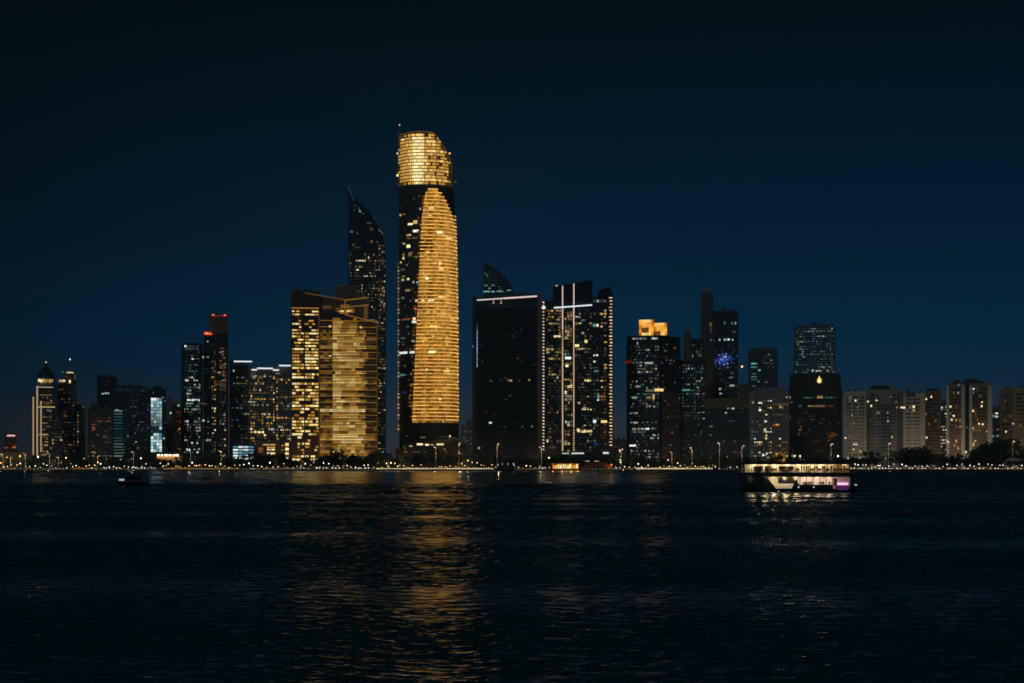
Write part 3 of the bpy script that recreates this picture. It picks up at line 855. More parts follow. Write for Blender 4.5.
def landmark():
    b = Bld('round_tower', 'tallest round-cornered tower glowing gold floor by floor under a bright slanted crown', 397.5, 460, 1400, 'the tall gold tower', cat='skyscraper')
    W0 = 397.6

    def edges(y):                                   # left and right outline at a picture height
        tab = [(130, 398, 436), (185, 398, 453.4), (200, 398.4, 455), (225, 398.4, 456.8), (270, 398.4, 458), (330, 398.6, 458.8), (430, 399, 459), (470, 399, 459)]
        for (a, l0, r0), (c, l1, r1) in zip(tab, tab[1:]):
            if y <= c:
                t = max(0, (y - a) / (c - a)); return l0 + (l1 - l0) * t, r0 + (r1 - r0) * t
        return tab[-1][1:]

    def P(px, y, off=0.0):                          # a point on the bowed front
        l, r = edges(y)
        u = (px - (l + r) / 2) / ((r - l) / 2)
        u = max(-1, min(1, u))
        d = 15 * abs(u) ** 3
        return (b.x(px) + off * u * .8, d - off, b.z(y))

    N = 16

    def ring(y, k=0.0):
        l, r = edges(y)
        pts = [P(l + (r - l) * i / N, y, k) for i in range(N + 1)]
        z = b.z(y)
        return pts + [(b.x(r), 40, z), ((b.x(l) + b.x(r)) / 2, 50, z), (b.x(l), 40, z)]
    mb = MB()
    ys = [470, 430, 380, 330, 290, 250, 225, 205, 195, 186.5]
    mb.loft([ring(y) for y in ys], 'brown_glass')
    mb.build('wall', b.e)
    fl = 3.55

    def gold_left(y):
        tab = [(187, 429), (192, 425.5), (200, 424), (215, 422), (240, 420.5), (300, 418), (420, 412.3), (430, 412)]
        for (a, v), (c, w) in zip(tab, tab[1:]):
            if y <= c:
                return v + (w - v) * max(0, (y - a) / (c - a))
        return 413.5

    def gold_right(y):
        l, r = edges(y)
        lim = r - .4
        if y < 222:
            t = (y - 187) / 35
            lim = min(lim, 433 + (r - 433.5) * max(0, t) ** .45)
        return lim

    def patch(mb, x0, x1, y0, y1, off, mat, n=None):
        n = n or max(1, int((x1 - x0) / 4))
        th = .25
        for i in range(n):
            a, c = x0 + (x1 - x0) * i / n, x0 + (x1 - x0) * (i + 1) / n
            A, B_, C, D_ = P(a, y1, off), P(c, y1, off), P(c, y0, off), P(a, y0, off)
            mb.poly([A, B_, C, D_], mat)
            if off > .3:
                A2, B2, C2, D2 = P(a, y1, off - th), P(c, y1, off - th), P(c, y0, off - th), P(a, y0, off - th)
                mb.poly([A, A2, B2, B_], mat); mb.poly([D_, C, C2, D2], mat)
    rr = random.Random(21)
    # dark ledges all round, gold light bands on the right part
    led = MB()
    glow = MB()
    y = 188.5
    k = 0
    while y < 428:
        gl, gr = gold_left(y), gold_right(y)
        l, r = edges(y)
        patch(led, l, gl, y + .2, y + .9, .3, 'dark_cladding')
        if gr > gl + 1 and y < 420:
            s = MB(); patch(s, gl, gr, y, y + .9, .6, 'strip_gold'); s.build('light_band', b.e)
            x = gl
            while x < gr - .4:
                w = min(rr.choice((1.0, 1.4, 1.8, 2.4)), gr - x)
                v = .40 * rr.random() + .07 + .16 * math.sin(x * .55 + 1.0) + .12 * math.sin(y * .09 + x * .11) + (.34 if y < 330 else .34 - (y - 330) * .003) + (.14 if 436 < x < 452 else 0)
                m = 'room_a' if v < .32 else 'room_b' if v < .55 else 'room_c' if v < .82 else 'gold'
                if (238 < y < 250) and x < 432 and rr.random() < .8:
                    m = 'gold_faint'
                if 309 < y < 322 and rr.random() < .5:
                    m = 'gold'
                patch(glow, x, x + w - .15, y + 1.3, y + fl - .15, .12, m, 1)
                x += w
        y += fl
    led.build('floor_ledge', b.e)
    tag(glow.build('window', b.e), kind='stuff')
    # bright rooms inside the gold part and windows on the dark part
    pane = [(439.5, 232, 6, 2.6, 'warm_bright'), (449, 237, 6, 2.2, 'gold_bright'), (440, 263, 2.6, 3, 'warm_bright'), (441, 268.5, 4.5, 2, 'gold_bright'), (427, 278.5, 3.4, 2, 'warm_bright'), (431, 300.6, 6, 1.8, 'warm_bright'), (423, 300.6, 3, 1.8, 'warm_bright'), (433, 326.5, 7, 1.8, 'gold_bright'), (432, 352, 7, 2.6, 'warm_bright'),
            (442, 297, 8, 1.6, 'gold_bright'), (427, 369.5, 2, 1.6, 'warm_bright'), (440, 399, 2, 2.2, 'warm_bright'), (446, 371, 6, 1.6, 'gold_bright'), (431, 208, 5, 2, 'gold_bright'), (430, 215.5, 3, 1.4, 'warm_bright'), (428, 252.5, 3.5, 2, 'gold_bright'),
            (400.5, 213.4, 1.8, 2.2, 'warm'), (404, 213, 1.6, 1.6, 'warm_dim'), (420.4, 209, 1.4, 2.4, 'cool'), (410.5, 223.8, 5, 2, 'warm_bright'), (415.5, 222, 4, 3.4, 'warm'), (416, 231, 5.5, 2.4, 'cool_bright'), (409, 234.6, 4.6, 1.8, 'warm'), (409, 238, 3.4, 1.4, 'warm_dim'), (414.5, 238, 4.4, 1.4, 'warm_dim'),
            (408.6, 245.8, 3.6, 3, 'warm_bright'), (404, 242.6, 2.2, 1.6, 'warm'), (403.6, 255, 2, 5, 'warm'), (403.6, 257.4, 1.6, 2, 'warm_bright'), (401, 261, 1.6, 2, 'warm'), (410, 254, 3, 4, 'warm_dim'), (411.6, 252.6, 1.8, 2, 'warm'), (403, 268.5, 4, 1.2, 'cool_dim'), (407, 264.5, 2, 1.4, 'warm_dim'),
            (403.5, 275.4, 2.6, 1.8, 'teal'), (403, 279, 2.6, 1.8, 'warm'), (408.4, 278.6, 2.4, 2, 'warm_bright'), (413.5, 282, 1.4, 2, 'cool_bright'), (417.4, 282.4, 1.4, 2, 'cool'), (408, 289.8, 5, 2.2, 'warm'), (403, 297, 3, 2, 'cool_dim'), (416.6, 300.6, 2.4, 2, 'warm_bright'), (410.6, 300.4, 1, 2, 'cool_dim'), (413.4, 282, 1, 2, 'cool'),
            (406, 318.8, 9, 1.6, 'orange_dim'), (414.2, 319, 3, 3, 'warm_bright'), (414.4, 322, 4.4, 1.8, 'cool_bright'), (408, 326.4, 3, 1.4, 'cool_dim'), (403, 337.6, 4, 1.2, 'teal'), (403, 341, 3.4, 1.2, 'teal_dim'), (413.4, 341, 3, 1.6, 'cool'), (413.4, 337.6, 1.4, 1.2, 'blue_dim'),
            (403.5, 352.2, 8, 2.2, 'cool_bright'), (412.4, 352.2, 5, 2.2, 'cool_bright'), (402.5, 374.4, 5.5, 1.6, 'teal'), (407.4, 374.4, 2.4, 1.4, 'teal_dim'), (405, 392, 3, 1.2, 'blue_dim')]
    for px, py, w, h, m in pane:
        mb = MB(); patch(mb, px - w / 2, px + w / 2, py - h / 2, py + h / 2, .75 if px > gold_left(py) else .45, m); mb.build('window', b.e)
    for k in range(64):
        y_ = 196.5 + k * 3.55
        gl = gold_left(y_)
        for q in range(3):  # glowing panes added to fade the gold edge into the dark part
            if rr.random() < (.5, .26, .12)[q] and y_ < 421:
                px = gl - 1.1 - q * 2.0
                mb = MB(); patch(mb, px - .9, px + .9, y_ - 1, y_ + 1, .45, rr.choice(('room_a', 'room_b', 'gold_faint', 'room_a'))); mb.build('window', b.e)
    for k in range(60):
        y_ = 195 + k * 3.55
        px = rr.uniform(400, gold_left(y_) - 1.5)
        if rr.random() < .5 and y_ < 420:
            mb = MB(); patch(mb, px - .7, px + .7, y_ - .6, y_ + .6, .45, rr.choice(('cool_faint', 'cool_dim', 'warm_dim', 'gold_faint'))); mb.build('window', b.e)
    mb = MB(); mb.lathe([(.2, b.z(310)), (.8, b.z(309.4)), (.8, b.z(308.6)), (.2, b.z(308))], 'red_lamp', b.x(415.6), -.4, 8); mb.build('aircraft_lamp', b.e)
    # chain of small lamps down the left edge
    for k in range(48):
        y_ = 262 + k * 3.55
        mb = MB(); x_, d_, z_ = P(398.6, y_, .4); mb.box(x_ - .8, x_ + .5, d_ - .6, d_ + .4, z_ - .8, z_ + .8, 'gold' if k % 3 else 'gold_dim'); mb.build('edge_lamp', b.e)
    for k in range(58):
        y_ = 214 + k * 3.55
        mb = MB(); x_, d_, z_ = P(edges(y_)[1] - 1.1, y_, .8); mb.box(x_ - .7, x_ + .7, d_ - .5, d_ + .4, z_ - .7, z_ + .7, 'gold_bright' if k % 2 else 'gold'); mb.build('edge_lamp', b.e)
    # crown: bowed lattice, its lamplight put in as glowing panels; top dips right
    cr = empty('crown', (0, 0, 0)); cr.parent = b.e

    def top_at(px):
        if px < 424:
            return 132.4 - (px - 398) * .045
        if px < 432:
            return 131.3 + (px - 424) * .12
        return 132.2 + ((px - 432) / 21.5) ** 1.45 * 31

    def edge_crown(px, y, off):
        u = (px - 425.6) / 27.8
        u = max(-1, min(1, u))
        return (b.x(px) + off * u * .8, 15 * abs(u) ** 3 - off, b.z(y))
    mesh = MB(); lat = MB(); back = MB()
    for i in range(19):
        a = 398 + 55.2 * i / 19; c = 398 + 55.2 * (i + 1) / 19
        ta, tc_ = top_at(a), top_at(c)
        A, B_, C, D_ = edge_crown(a, 185, 0), edge_crown(c, 185, 0), edge_crown(c, tc_, 0), edge_crown(a, ta, 0)
        back.poly([A, B_, C, D_], 'brown_glass')
        A2 = [(p[0], p[1] + 3, p[2]) for p in (A, B_, C, D_)]
        back.poly(A2[::-1], 'brown_glass'); back.poly([D_, C, A2[2], A2[3]], 'brown_glass')
        if i in (0, 18):
            q = (A, D_, A2[3], A2[0]) if i == 0 else (B_, A2[1], A2[2], C)
            back.poly(q, 'brown_glass')
    back.build('screen_wall', cr)
    row = 0
    y_ = 184.6
    while y_ > 131:
        x = 398.1
        while x < 453:
            w = min(2.02, 453.2 - x)
            if w < .6:
                break
            xm = x + w / 2
            t = top_at(xm)
            if y_ - 2.75 < t + .2:
                x += w
                continue
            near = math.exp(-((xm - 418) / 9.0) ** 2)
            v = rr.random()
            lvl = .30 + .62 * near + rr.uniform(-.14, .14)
            if xm > 424:                                # the painted glow is dimmer and patchier on the right
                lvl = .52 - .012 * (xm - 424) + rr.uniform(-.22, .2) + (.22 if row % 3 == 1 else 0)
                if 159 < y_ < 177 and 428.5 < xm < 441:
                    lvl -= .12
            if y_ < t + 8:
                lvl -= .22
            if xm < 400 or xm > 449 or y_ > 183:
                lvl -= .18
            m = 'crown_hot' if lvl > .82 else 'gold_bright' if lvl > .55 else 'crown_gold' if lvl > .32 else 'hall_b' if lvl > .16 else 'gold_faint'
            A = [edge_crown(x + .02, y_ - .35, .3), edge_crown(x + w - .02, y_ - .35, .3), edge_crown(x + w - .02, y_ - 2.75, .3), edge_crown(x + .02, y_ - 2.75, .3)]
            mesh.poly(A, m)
            x += w
        # louvre under each row, lamplight put into its underside as glow
        xa = 398
        while xa < 453:
            xb = min(xa + 3.02, 453.3)
            if y_ > top_at((xa + xb) / 2):
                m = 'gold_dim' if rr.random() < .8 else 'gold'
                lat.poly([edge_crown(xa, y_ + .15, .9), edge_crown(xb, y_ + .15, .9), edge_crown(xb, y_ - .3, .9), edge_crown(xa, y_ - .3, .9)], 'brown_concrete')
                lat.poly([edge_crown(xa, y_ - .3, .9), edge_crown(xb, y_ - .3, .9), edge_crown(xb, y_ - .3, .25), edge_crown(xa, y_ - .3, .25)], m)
            xa = xb
        y_ -= 3.2
        row += 1
    for px in (412, 424.5, 436, 448):
        t = top_at(px)
        x_, d_, z_ = edge_crown(px, 185, 1.1)
        lat.box(x_ - .2, x_ + .2, d_ - .2, d_ + .5, b.z(185), b.z(t), 'brown_concrete')
    tag(mesh.build('glow_panel', cr), kind='stuff')
    lat.build('lattice', cr)
    for k in range(30):                                   # lit rim along the slanted top
        pass
    mb = MB()
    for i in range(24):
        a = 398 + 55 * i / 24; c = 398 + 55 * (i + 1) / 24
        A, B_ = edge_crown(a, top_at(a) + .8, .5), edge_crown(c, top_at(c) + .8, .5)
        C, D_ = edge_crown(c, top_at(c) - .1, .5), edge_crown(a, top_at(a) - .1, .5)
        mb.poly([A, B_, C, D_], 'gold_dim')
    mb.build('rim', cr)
    for px, py, m in ((398.2, 151, 'strip_pink'), (398.2, 173, 'globe_orange'), (449, 151.4, 'globe_orange'), (455, 178.6, 'orange_dim'), (403.5, 138.6, 'warm_bright'), (429.5, 137.8, 'warm_bright')):
        x_, d_, z_ = edge_crown(px, py, 1.2); mb = MB(); mb.box(x_ - .9, x_ + .9, d_ - .5, d_ + .5, z_ - .8, z_ + .8, m); mb.build('lamp', cr)
    mb = MB(); x_, d_, z_ = edge_crown(399, 132, 0); mb.lathe([(.6, z_ - 4), (.4, b.z(123))], 'metal_grey', x_ + .3, d_ + 2, 6); ms = mb.build('mast', cr)
    mb = MB(); mb.lathe([(.1, b.z(122.6)), (.6, b.z(122)), (.6, b.z(121.2)), (.1, b.z(120.6))], 'strip_pink', x_ + .3, d_ + 2, 8); mb.build('beacon', ms)
    # base: dark shaft foot, sloping podium canopy, lobby
    # podium: a low shell that sweeps up from left to right, lobby windows and a dark annex in front
    mb = MB(); rings = []
    for i in range(21):
        px = 418 + 48 * i / 20
        q = i / 20
        h = b.z(449) + (b.z(437.5) - b.z(449)) * math.sin(PI * min(1, .05 + q * .85)) ** .7
        rings.append([(b.x(px), 2 + 17 * math.cos(t), h * max(0, math.sin(t)) ** .5) for t in [PI * k / 12 for k in range(13)]])
    mb.loft(rings, 'brown_glass'); sh_ = mb.build('podium', b.e)
    mb = MB()
    mb.tube([(b.x(418 + 48 * i / 20), 1, b.z(449) + (b.z(437.5) - b.z(449)) * math.sin(PI * min(1, .05 + i / 20 * .85)) ** .7 + .6) for i in range(21)], .9, 'pale_render', 6)
    mb.build('roof_edge', sh_)
    mb = MB(); mb.box(b.x(396), b.x(420), -12, 10, 0, b.z(449), 'dark_glass'); mb.build('annex', b.e)
    mb = MB(); mb.box(b.x(403), b.x(447), -20.6, -15.5, 0, b.z(442.6), 'dark_glass'); mb.build('lobby', b.e)
    rw = random.Random(12)
    for px, py, w, h, m in ((420, 444.5, 6, 1.8, 'warm_bright'), (427, 445, 3.6, 1.6, 'warm_bright'), (432, 445, 3, 1.4, 'warm'), (440, 444.6, 7, 1.8, 'warm_bright'), (411, 446.4, 3, 1.2, 'warm'), (406, 452, 3, 1.4, 'warm_dim'), (414, 452, 3, 1.2, 'gold_dim'), (444, 449, 2.4, 1.2, 'gold_dim')) + tuple((rw.uniform(404, 446), rw.uniform(446.5, 458), rw.uniform(.8, 2.4), rw.uniform(.8, 1.4), rw.choice(('warm_dim', 'gold_dim', 'gold_faint', 'warm', 'warm_faint'))) for _ in range(26)):
        mb = MB(); mb.box(b.x(px - w / 2), b.x(px + w / 2), -21.0, -20.5, b.z(py + h / 2), b.z(py - h / 2), m); mb.build('window', b.e)
    for px, py, w, h, m in ((407, 436, 2.6, 1.0, 'cool_dim'), (423, 437.4, 5, 1.0, 'warm_dim'), (450, 436, 1.4, 1.4, 'warm_bright')):
        mb = MB(); mb.box(b.x(px - w / 2), b.x(px + w / 2), -.8, .3, b.z(py + h / 2), b.z(py - h / 2), m); mb.build('window', b.e)
    mb = MB(); mb.lathe([(.1, b.z(422.4)), (.9, b.z(421.6)), (.9, b.z(421)), (.1, b.z(420.2))], 'globe_cool', b.x(443), -1.6, 8); mb.build('lamp', b.e)
    b.finish()
    for px in (400, 452, 462):
        point_light('lamp', (b.x(px), -30, 7), 2300, (255, 190, 100), b.e)


def centre_group():
    b = Bld('tower_block', 'pale far block with amber windows between gold tower and black tower', 461, 476, 1720, 'the pale far block')
    b.wall(461, 476, 428, 'grey_concrete', 20, fl=3); b.wall(466, 472, 420, 'grey_concrete', 8, yb=429, y=4, name='upper_block')
    b.grid(461, 474, 430, 460, 2, 3, .35, {'warm_dim': 3, 'gold_faint': 4, 'gold_dim': 1})
    b.finish()
    b = Bld('sail_tower', 'sail-shaped glass tower peeking above the black tower with teal floors', 483, 516, 1640, 'the sail-shaped tower')
    P = [(483, 470), (516, 470), (515.4, 300), (514, 292), (510, 284), (505, 277), (498, 270.5), (491, 266), (484.6, 263), (483.6, 263.6)]
    mb = MB(); mb.prism_xz([(b.x(p), b.z(q)) for p, q in P], 0, 26, 'blue_glass'); mb.build('wall', b.e)
    for k in range(9):
        xr = 512 - (k < 6) * (6 - k) * 3.2
        b.strip(484, 271 + k * 3.1, xr, 271 + k * 3.1, .5, 'cool_faint', name='floor_light')
    b.strip(485, 273, 488.4, 277.6, .8, 'cool_dim', y=-.6); b.strip(498, 286.6, 504.5, 292.6, .8, 'cool_dim', y=-.6)
    for px, w, py in ((486, 3.4, 285.6), (493, 4, 285.4), (486.6, 6.5, 291.6), (493, 3.6, 291.6), (499.5, 5.5, 291.4), (509, 4, 290.2), (489.6, 2, 288.4)):
        b.win(px, py, w, 1.4, b.pick({'teal': 3, 'teal_dim': 1.5}), y=-.4)
    b.finish()

    b = Bld('black_tower', 'wide nearly unlit black tower with a pink light line along its sloping roof', 472.5, 541, 1360, 'the wide black tower')
    mb = MB(); mb.prism_xz([(b.x(p), b.z(q)) for p, q in ((476.5, 470), (541, 470), (541, 294.6), (476.5, 299))], 0, 36, 'black_glass')
    k = 0
    while 303 + k * 3.2 < 462:
        zz = b.z(303 + k * 3.2); mb.box(b.x(476.5) + .1, b.x(541) + .1, -.2, .2, zz - .3, zz + .3, 'black_glass'); k += 1
    mb.build('wall', b.e)
    mb = MB(); mb.box(b.x(472.5), b.x(476.5), -1, 30, 0, b.z(296.6), 'brown_glass'); mb.build('side_pier', b.e)
    mb = MB(); mb.box(b.x(478), b.x(535), -.5, .1, b.z(309), b.z(302.5), 'blue_glass'); mb.build('top_band', b.e)
    mb = MB(); mb.box(b.x(537.4), b.x(541), -1, 6, 0, b.z(293.6), 'brick_render'); mb.build('side_pier', b.e)  # brick tone also stands for light from the next tower's strips
    mb = MB(); mb.box(b.x(512), b.x(536), 4, 20, b.z(297), b.z(292.4), 'dark_cladding'); mb.build('plant_room', b.e)
    b.strip(477, 300.3, 504, 298.4, 1.1, 'strip_pink', y=-1); b.strip(504, 298.4, 537, 296.3, 1.5, 'strip_pink', y=-1)
    for px in (493.6, 501.2):
        b.strip(px, 299, px, 303.4, 1.0, 'strip_cream', y=-1); b.strip(px - 1.2, 303.4, px + 1, 303.4, .8, 'strip_cream', y=-1.4)
    for k in range(13):
        b.strip(477.2, 323.5 + k * 3.4, 477.2, 326.3 + k * 3.4, .9, 'strip_blue' if k > 1 else 'cool_dim', y=-1.3)
    for px, py, w, m in ((472.9, 346.5, 1, 'cool'), (491, 381, 2.2, 'cool_dim'), (510.6, 380.6, 3, 'warm'), (507.5, 380, 1.2, 'warm_dim'), (519.4, 380.6, 1.6, 'warm_dim'), (529.2, 380, 2, 'warm'), (510, 395.6, 2.6, 'cool_dim'), (490.4, 422.8, 3, 'cool_bright'), (499, 427, 2.4, 'cool_faint'), (505.4, 426.8, 2, 'cool_faint'), (522.4, 426.6, 1.4, 'cool_dim'), (531.8, 426.4, 2.2, 'cool_dim'), (479, 448, 2, 'cool'), (494, 415, 1.4, 'cool_faint')):
        b.win(px, py, w, 1.8, m, y=-1.05 if px < 477 else -.2)
    b.grid(480, 535, 312, 458, 4, 3.2, .025, {'cool_faint': 3, 'gold_faint': 2}, faint=.012)
    b.finish()

    b = Bld('strip_tower', 'dark tower outlined by two vertical light strips crossed by a white bar', 541, 614, 1330, 'the cross-lit dark tower')
    mb = MB()
    for P in ([(541.5, 470), (553, 470), (553, 300), (541.5, 301)], [(553, 470), (592.4, 470), (592.4, 280), (553, 286.6)], [(592.4, 470), (613.2, 470), (613.2, 293), (611, 293), (611, 286.6), (598, 290.6), (598, 297), (592.4, 297)]):
        mb.prism_xz([(b.x(p), b.z(q)) for p, q in P], 0, 34, 'black_glass')
    k = 0
    while 303 + k * 3.2 < 462:
        zz = b.z(303 + k * 3.2); mb.box(b.x(541.5) - .2, b.x(613.2) + .2, -.25, .2, zz - .3, zz + .3, 'dark_cladding'); k += 1
    mb.build('wall', b.e)
    b.strip(562.6, 286, 562.6, 330, 1.0, 'strip_pink', y=-1); b.strip(562.6, 346, 562.6, 451, 1.15, 'strip_warm', y=-1); b.strip(573.8, 283.5, 573.8, 327, 1.0, 'strip_pink', y=-1); b.strip(573.8, 327, 573.8, 428, 1.0, 'strip_warm', y=-1)
    for k in range(6):
        b.strip(562.6, 331 + k * 2.5, 562.6, 332.6 + k * 2.5, 1.2, 'strip_warm', y=-1)
    for k in range(9):
        b.strip(573.8, 429.5 + k * 2.5, 573.8, 431 + k * 2.5, 1.2, 'strip_warm', y=-1)
    b.strip(554, 307.8, 592, 305.2, 1.3, 'strip_white', y=-1.3); b.strip(541.8, 307.5, 545.5, 307.5, 2, 'strip_white', y=-1.3)
    b.win(556.6, 285.6, 1.6, 1.2, 'pink_dots', y=-.3)
    k = 0
    while 302 + k * 3.2 < 450:
        y_ = 302 + k * 3.2
        b.strip(542.6, y_, 544.3, y_ + .5, 1.05, 'pink_dots', y=-.6, name='edge_lamp')
        b.strip(609 + .5 * (k % 3), 298 + k * 3.2, 612.2, 298 + k * 3.2, 1.0, 'pink_dots', y=-.6, name='edge_lamp')
        k += 1
    for k in range(7):
        b.win(594 + k * 1.9, 301.2, 1.4, 2.4, b.pick({'cool': 1, 'cool_dim': 3, 'warm_dim': 1}))
    b.grid(546, 561, 309, 321, 2, 3.2, .85, {'warm': 3, 'warm_dim': 2, 'gold': 2}, rowvar=0)
    tint = {'warm_dim': 3, 'warm': 2.6, 'warm_bright': .6, 'cool_dim': 1.6, 'cool': .8, 'gold_dim': 1.5}
    b.grid(546, 561, 322, 452, 2.7, 3.2, .26, tint, .8, .62)
    b.grid(564.4, 572.6, 311, 452, 2.5, 3.2, .42, {'warm_dim': 3, 'warm': 3, 'cool': 1.6, 'cool_bright': .6, 'warm_bright': 1.2}, .8, .62)
    b.grid(575.4, 592, 309, 452, 2.8, 3.2, .26, {'warm_dim': 3, 'warm': 2.8, 'cool_dim': 2, 'teal_dim': .8, 'cool': 1, 'warm_bright': 1}, .8, .62)
    b.grid(593, 599, 309, 452, 2.6, 3.2, .22, {'teal': 1.2, 'cool_dim': 2, 'warm_dim': 2, 'blue_dim': .7, 'cool_bright': .4})
    b.grid(600, 606.6, 309, 452, 3.2, 3.2, .5, {'warm_dim': 3, 'warm': 2.6, 'orange_dim': 2, 'gold': .8})
    for px, py, w, h, m in ((568, 358, 6, 2.4, 'cool_bright'), (567, 366, 3, 2, 'warm_bright'), (577, 345.6, 4, 2.4, 'warm_bright'), (586, 341.4, 3, 3, 'warm_bright'), (594.4, 325.4, 3, 2.6, 'teal'), (597.5, 325.4, 2, 2.6, 'cool_bright'), (594.6, 421.4, 3, 3, 'cool_bright'), (578.2, 430, 2.4, 2.6, 'warm_bright'), (604, 421.6, 6, 2.4, 'gold_bright'), (598.4, 396.5, 2, 4, 'teal')):
        b.win(px, py, w, h, m, y=-.15)
    b.strip(562, 453.4, 569, 453.4, 1.2, 'cool', y=-1.2); b.strip(571.6, 453.4, 584, 453.2, 1.3, 'cool_bright', y=-1.2); b.strip(603, 453, 608.6, 453, 1.8, 'cool_bright', y=-1.2)
    b.finish()
    b = Bld('tower_block', 'distant dim block glimpsed between the cross-lit tower and lantern-topped tower', 612, 628, 1800, 'the distant dim block')
    b.wall(612, 628, 440, 'brown_concrete', 20, fl=3)
    b.grid(613, 626, 442, 461, 2, 3, .4, {'warm_dim': 2, 'gold_faint': 4, 'gold_dim': 1})
    b.win(620, 451, 1.6, 3, 'warm_bright'); b.win(619, 434, .1, .1, 'cool_dim')
    b.finish()


def right_group():
    b = Bld('lantern_tower', 'dark tower with two glowing orange lantern boxes on its roof', 626, 681, 1390, 'the lantern-topped tower')
    s = b.s
    mb = MB()
    plan = [(b.x(626.5), 4), (b.x(629), 0), (b.x(659.5), 0), (b.x(681), 22), (b.x(676), 48), (b.x(632), 48)]
    Z1 = b.z(335.6)
    mb.prism_xy(plan, 0, Z1, 'dark_glass')
    k = 1
    while 336 + k * 3.15 < 462:
        zz = b.z(336 + k * 3.15)
        mb.prism_xy([(x * 1.006, y - .35) for x, y in plan], zz - .45, zz + .25, 'dark_cladding'); k += 1
    mb.prism_xy([(b.x(662), 2.0), (b.x(680.7), 21.2), (b.x(680.2), 24), (b.x(661), 6)], 0, b.z(392), 'brown_concrete')
    mb.build('wall', b.e)
    for x0, x1, yt, holes in ((639, 653.6, 319, [(641.2, 649, 326.4, 331)]), (654, 667, 322.4, [(655, 661.5, 331, 334.4)])):
        mb = MB(); X0, X1 = b.x(x0), b.x(x1)
        mb.box(X0, X1, 6, 18, Z1 + .9, b.z(yt), 'tan_render'); lb = mb.build('roof_lantern', b.e)
        mb = MB()
        yb = 334.8
        cols = 6
        for i in range(cols):
            for j in range(6):
                xa, xb = x0 + (x1 - x0) * i / cols, x0 + (x1 - x0) * (i + 1) / cols
                ya, yc = yt + (yb - yt) * j / 6, yt + (yb - yt) * (j + 1) / 6
                xm, ym = (xa + xb) / 2, (ya + yc) / 2
                hole = any(h0 < xm < h1 and h2 < ym < h3 for h0, h1, h2, h3 in holes)
                m = 'orange_dim' if hole else ('gold_bright' if j in (0, 5) and 0 < i < cols - 1 else 'orange' if i in (0, cols - 1) else 'lantern')
                mb.box(b.x(xa) + .05, b.x(xb) - .05, 5.6, 6.05, b.z(yc) + .05, b.z(ya) - .05, m)
        mb.build('lantern_glow', lb)  # floodlight on the roof boxes put in as glowing panels
    # lettering too small to read in the photograph: a row of lit strokes
    rr = random.Random(8)
    x = 632
    while x < 658:
        w = rr.uniform(.7, 1.3)
        if not 646.6 < x < 650:
            mb = MB(); mb.box(b.x(x), b.x(x + w), -.9, -.4, b.z(339.4), b.z(338 - rr.uniform(0, .6)), 'cool' if rr.random() < .5 else 'cool_bright'); mb.build('sign_letter', b.e)
        x += w + rr.uniform(.3, .7)
    for k in range(46):                                # windows on the side face
        q = rr.uniform(.06, .94); py = 344 + 3.15 * rr.randint(0, 36)
        A = Vector((b.x(659.5), 0, 0)); B_ = Vector((b.x(681), 22, 0)); d = (B_ - A).normalized(); nn = Vector((d.y, -d.x, 0))
        p = A + (B_ - A) * q + nn * .7; hw = rr.uniform(.5, 1.1)
        mb = MB(); z_ = b.z(py); hh = .7
        c4 = [p - d * hw, p + d * hw]
        mb.loft([[c4[0] + Vector((0, 0, z_ - hh)), c4[1] + Vector((0, 0, z_ - hh)), c4[1] - nn * .5 + Vector((0, 0, z_ - hh)), c4[0] - nn * .5 + Vector((0, 0, z_ - hh))], [c4[0] + Vector((0, 0, z_ + hh)), c4[1] + Vector((0, 0, z_ + hh)), c4[1] - nn * .5 + Vector((0, 0, z_ + hh)), c4[0] - nn * .5 + Vector((0, 0, z_ + hh))]], rr.choice(('warm_faint', 'cool_faint', 'warm_faint', 'warm_dim', 'cool_dim')))
        mb.build('window', b.e)
    b.strip(625, 362.6, 630.5, 362, 1.4, 'red_dim', y=-.8)
    b.strip(625, 360.8, 632.5, 361, .6, 'red_dim', y=-.8)
    b.win(637.6, 343, 1.4, 2.4, 'cool')
    b.grid(630, 646, 345, 462, 2, 3.15, .32, {'cool_dim': 4, 'cool': 2.6, 'warm_dim': 1.4, 'cool_faint': 3}, rowvar=1)
    b.grid(646, 659, 345, 462, 2, 3.15, .34, {'cool_dim': 4, 'cool': 2.4, 'warm_dim': 2, 'cool_faint': 2, 'warm': .6}, rowvar=1)
    for px, py, w, h, m in ((659, 390, 9, 2.6, 'gold_bright'), (649.5, 390.6, 8, 2, 'cool'), (648.6, 397.6, 5, 2.4, 'warm'), (653.6, 397, 1.8, 5, 'warm'), (634.6, 397.6, 5, 2, 'cool'), (649, 405.6, 6, 1.6, 'warm_dim'), (632.6, 445.6, 6.6, 1.6, 'cool_bright'), (634, 429.6, 2.4, 2, 'warm'), (638.6, 429.6, 2, 2, 'orange_dim'), (647.6, 428.8, 3.4, 1.6, 'cool_bright'), (652.8, 428.4, 2.4, 1.6, 'cool'), (649, 363, 8, 1.8, 'cool'), (638, 386.4, 5, 1, 'cool')):
        b.win(px, py, w, h, m, y=-.5)
    b.finish()
    point_light('lamp', (b.x(672), -14, 12), 900, (255, 190, 110), b.e)

    b = Bld('tower_block', 'plain brown slim slab standing behind the lantern-topped tower', 683.5, 692, 1560, 'the plain brown slab')
    b.wall(683.5, 691.5, 333, 'brown_concrete', 14, fl=3); b.finish()
    b = Bld('tower_block', 'mid-height dark block with rows of small white windows, left of the antenna tower', 680.5, 706, 1420, 'the white-windowed dark block')
    b.wall(680.5, 706, 361, 'dark_glass', 26, fl=3.2, fmat='dark_cladding', col=5)
    b.wall(691, 703, 339, 'dark_glass', 12, yb=362, y=8, fl=3.2, name='upper_block')
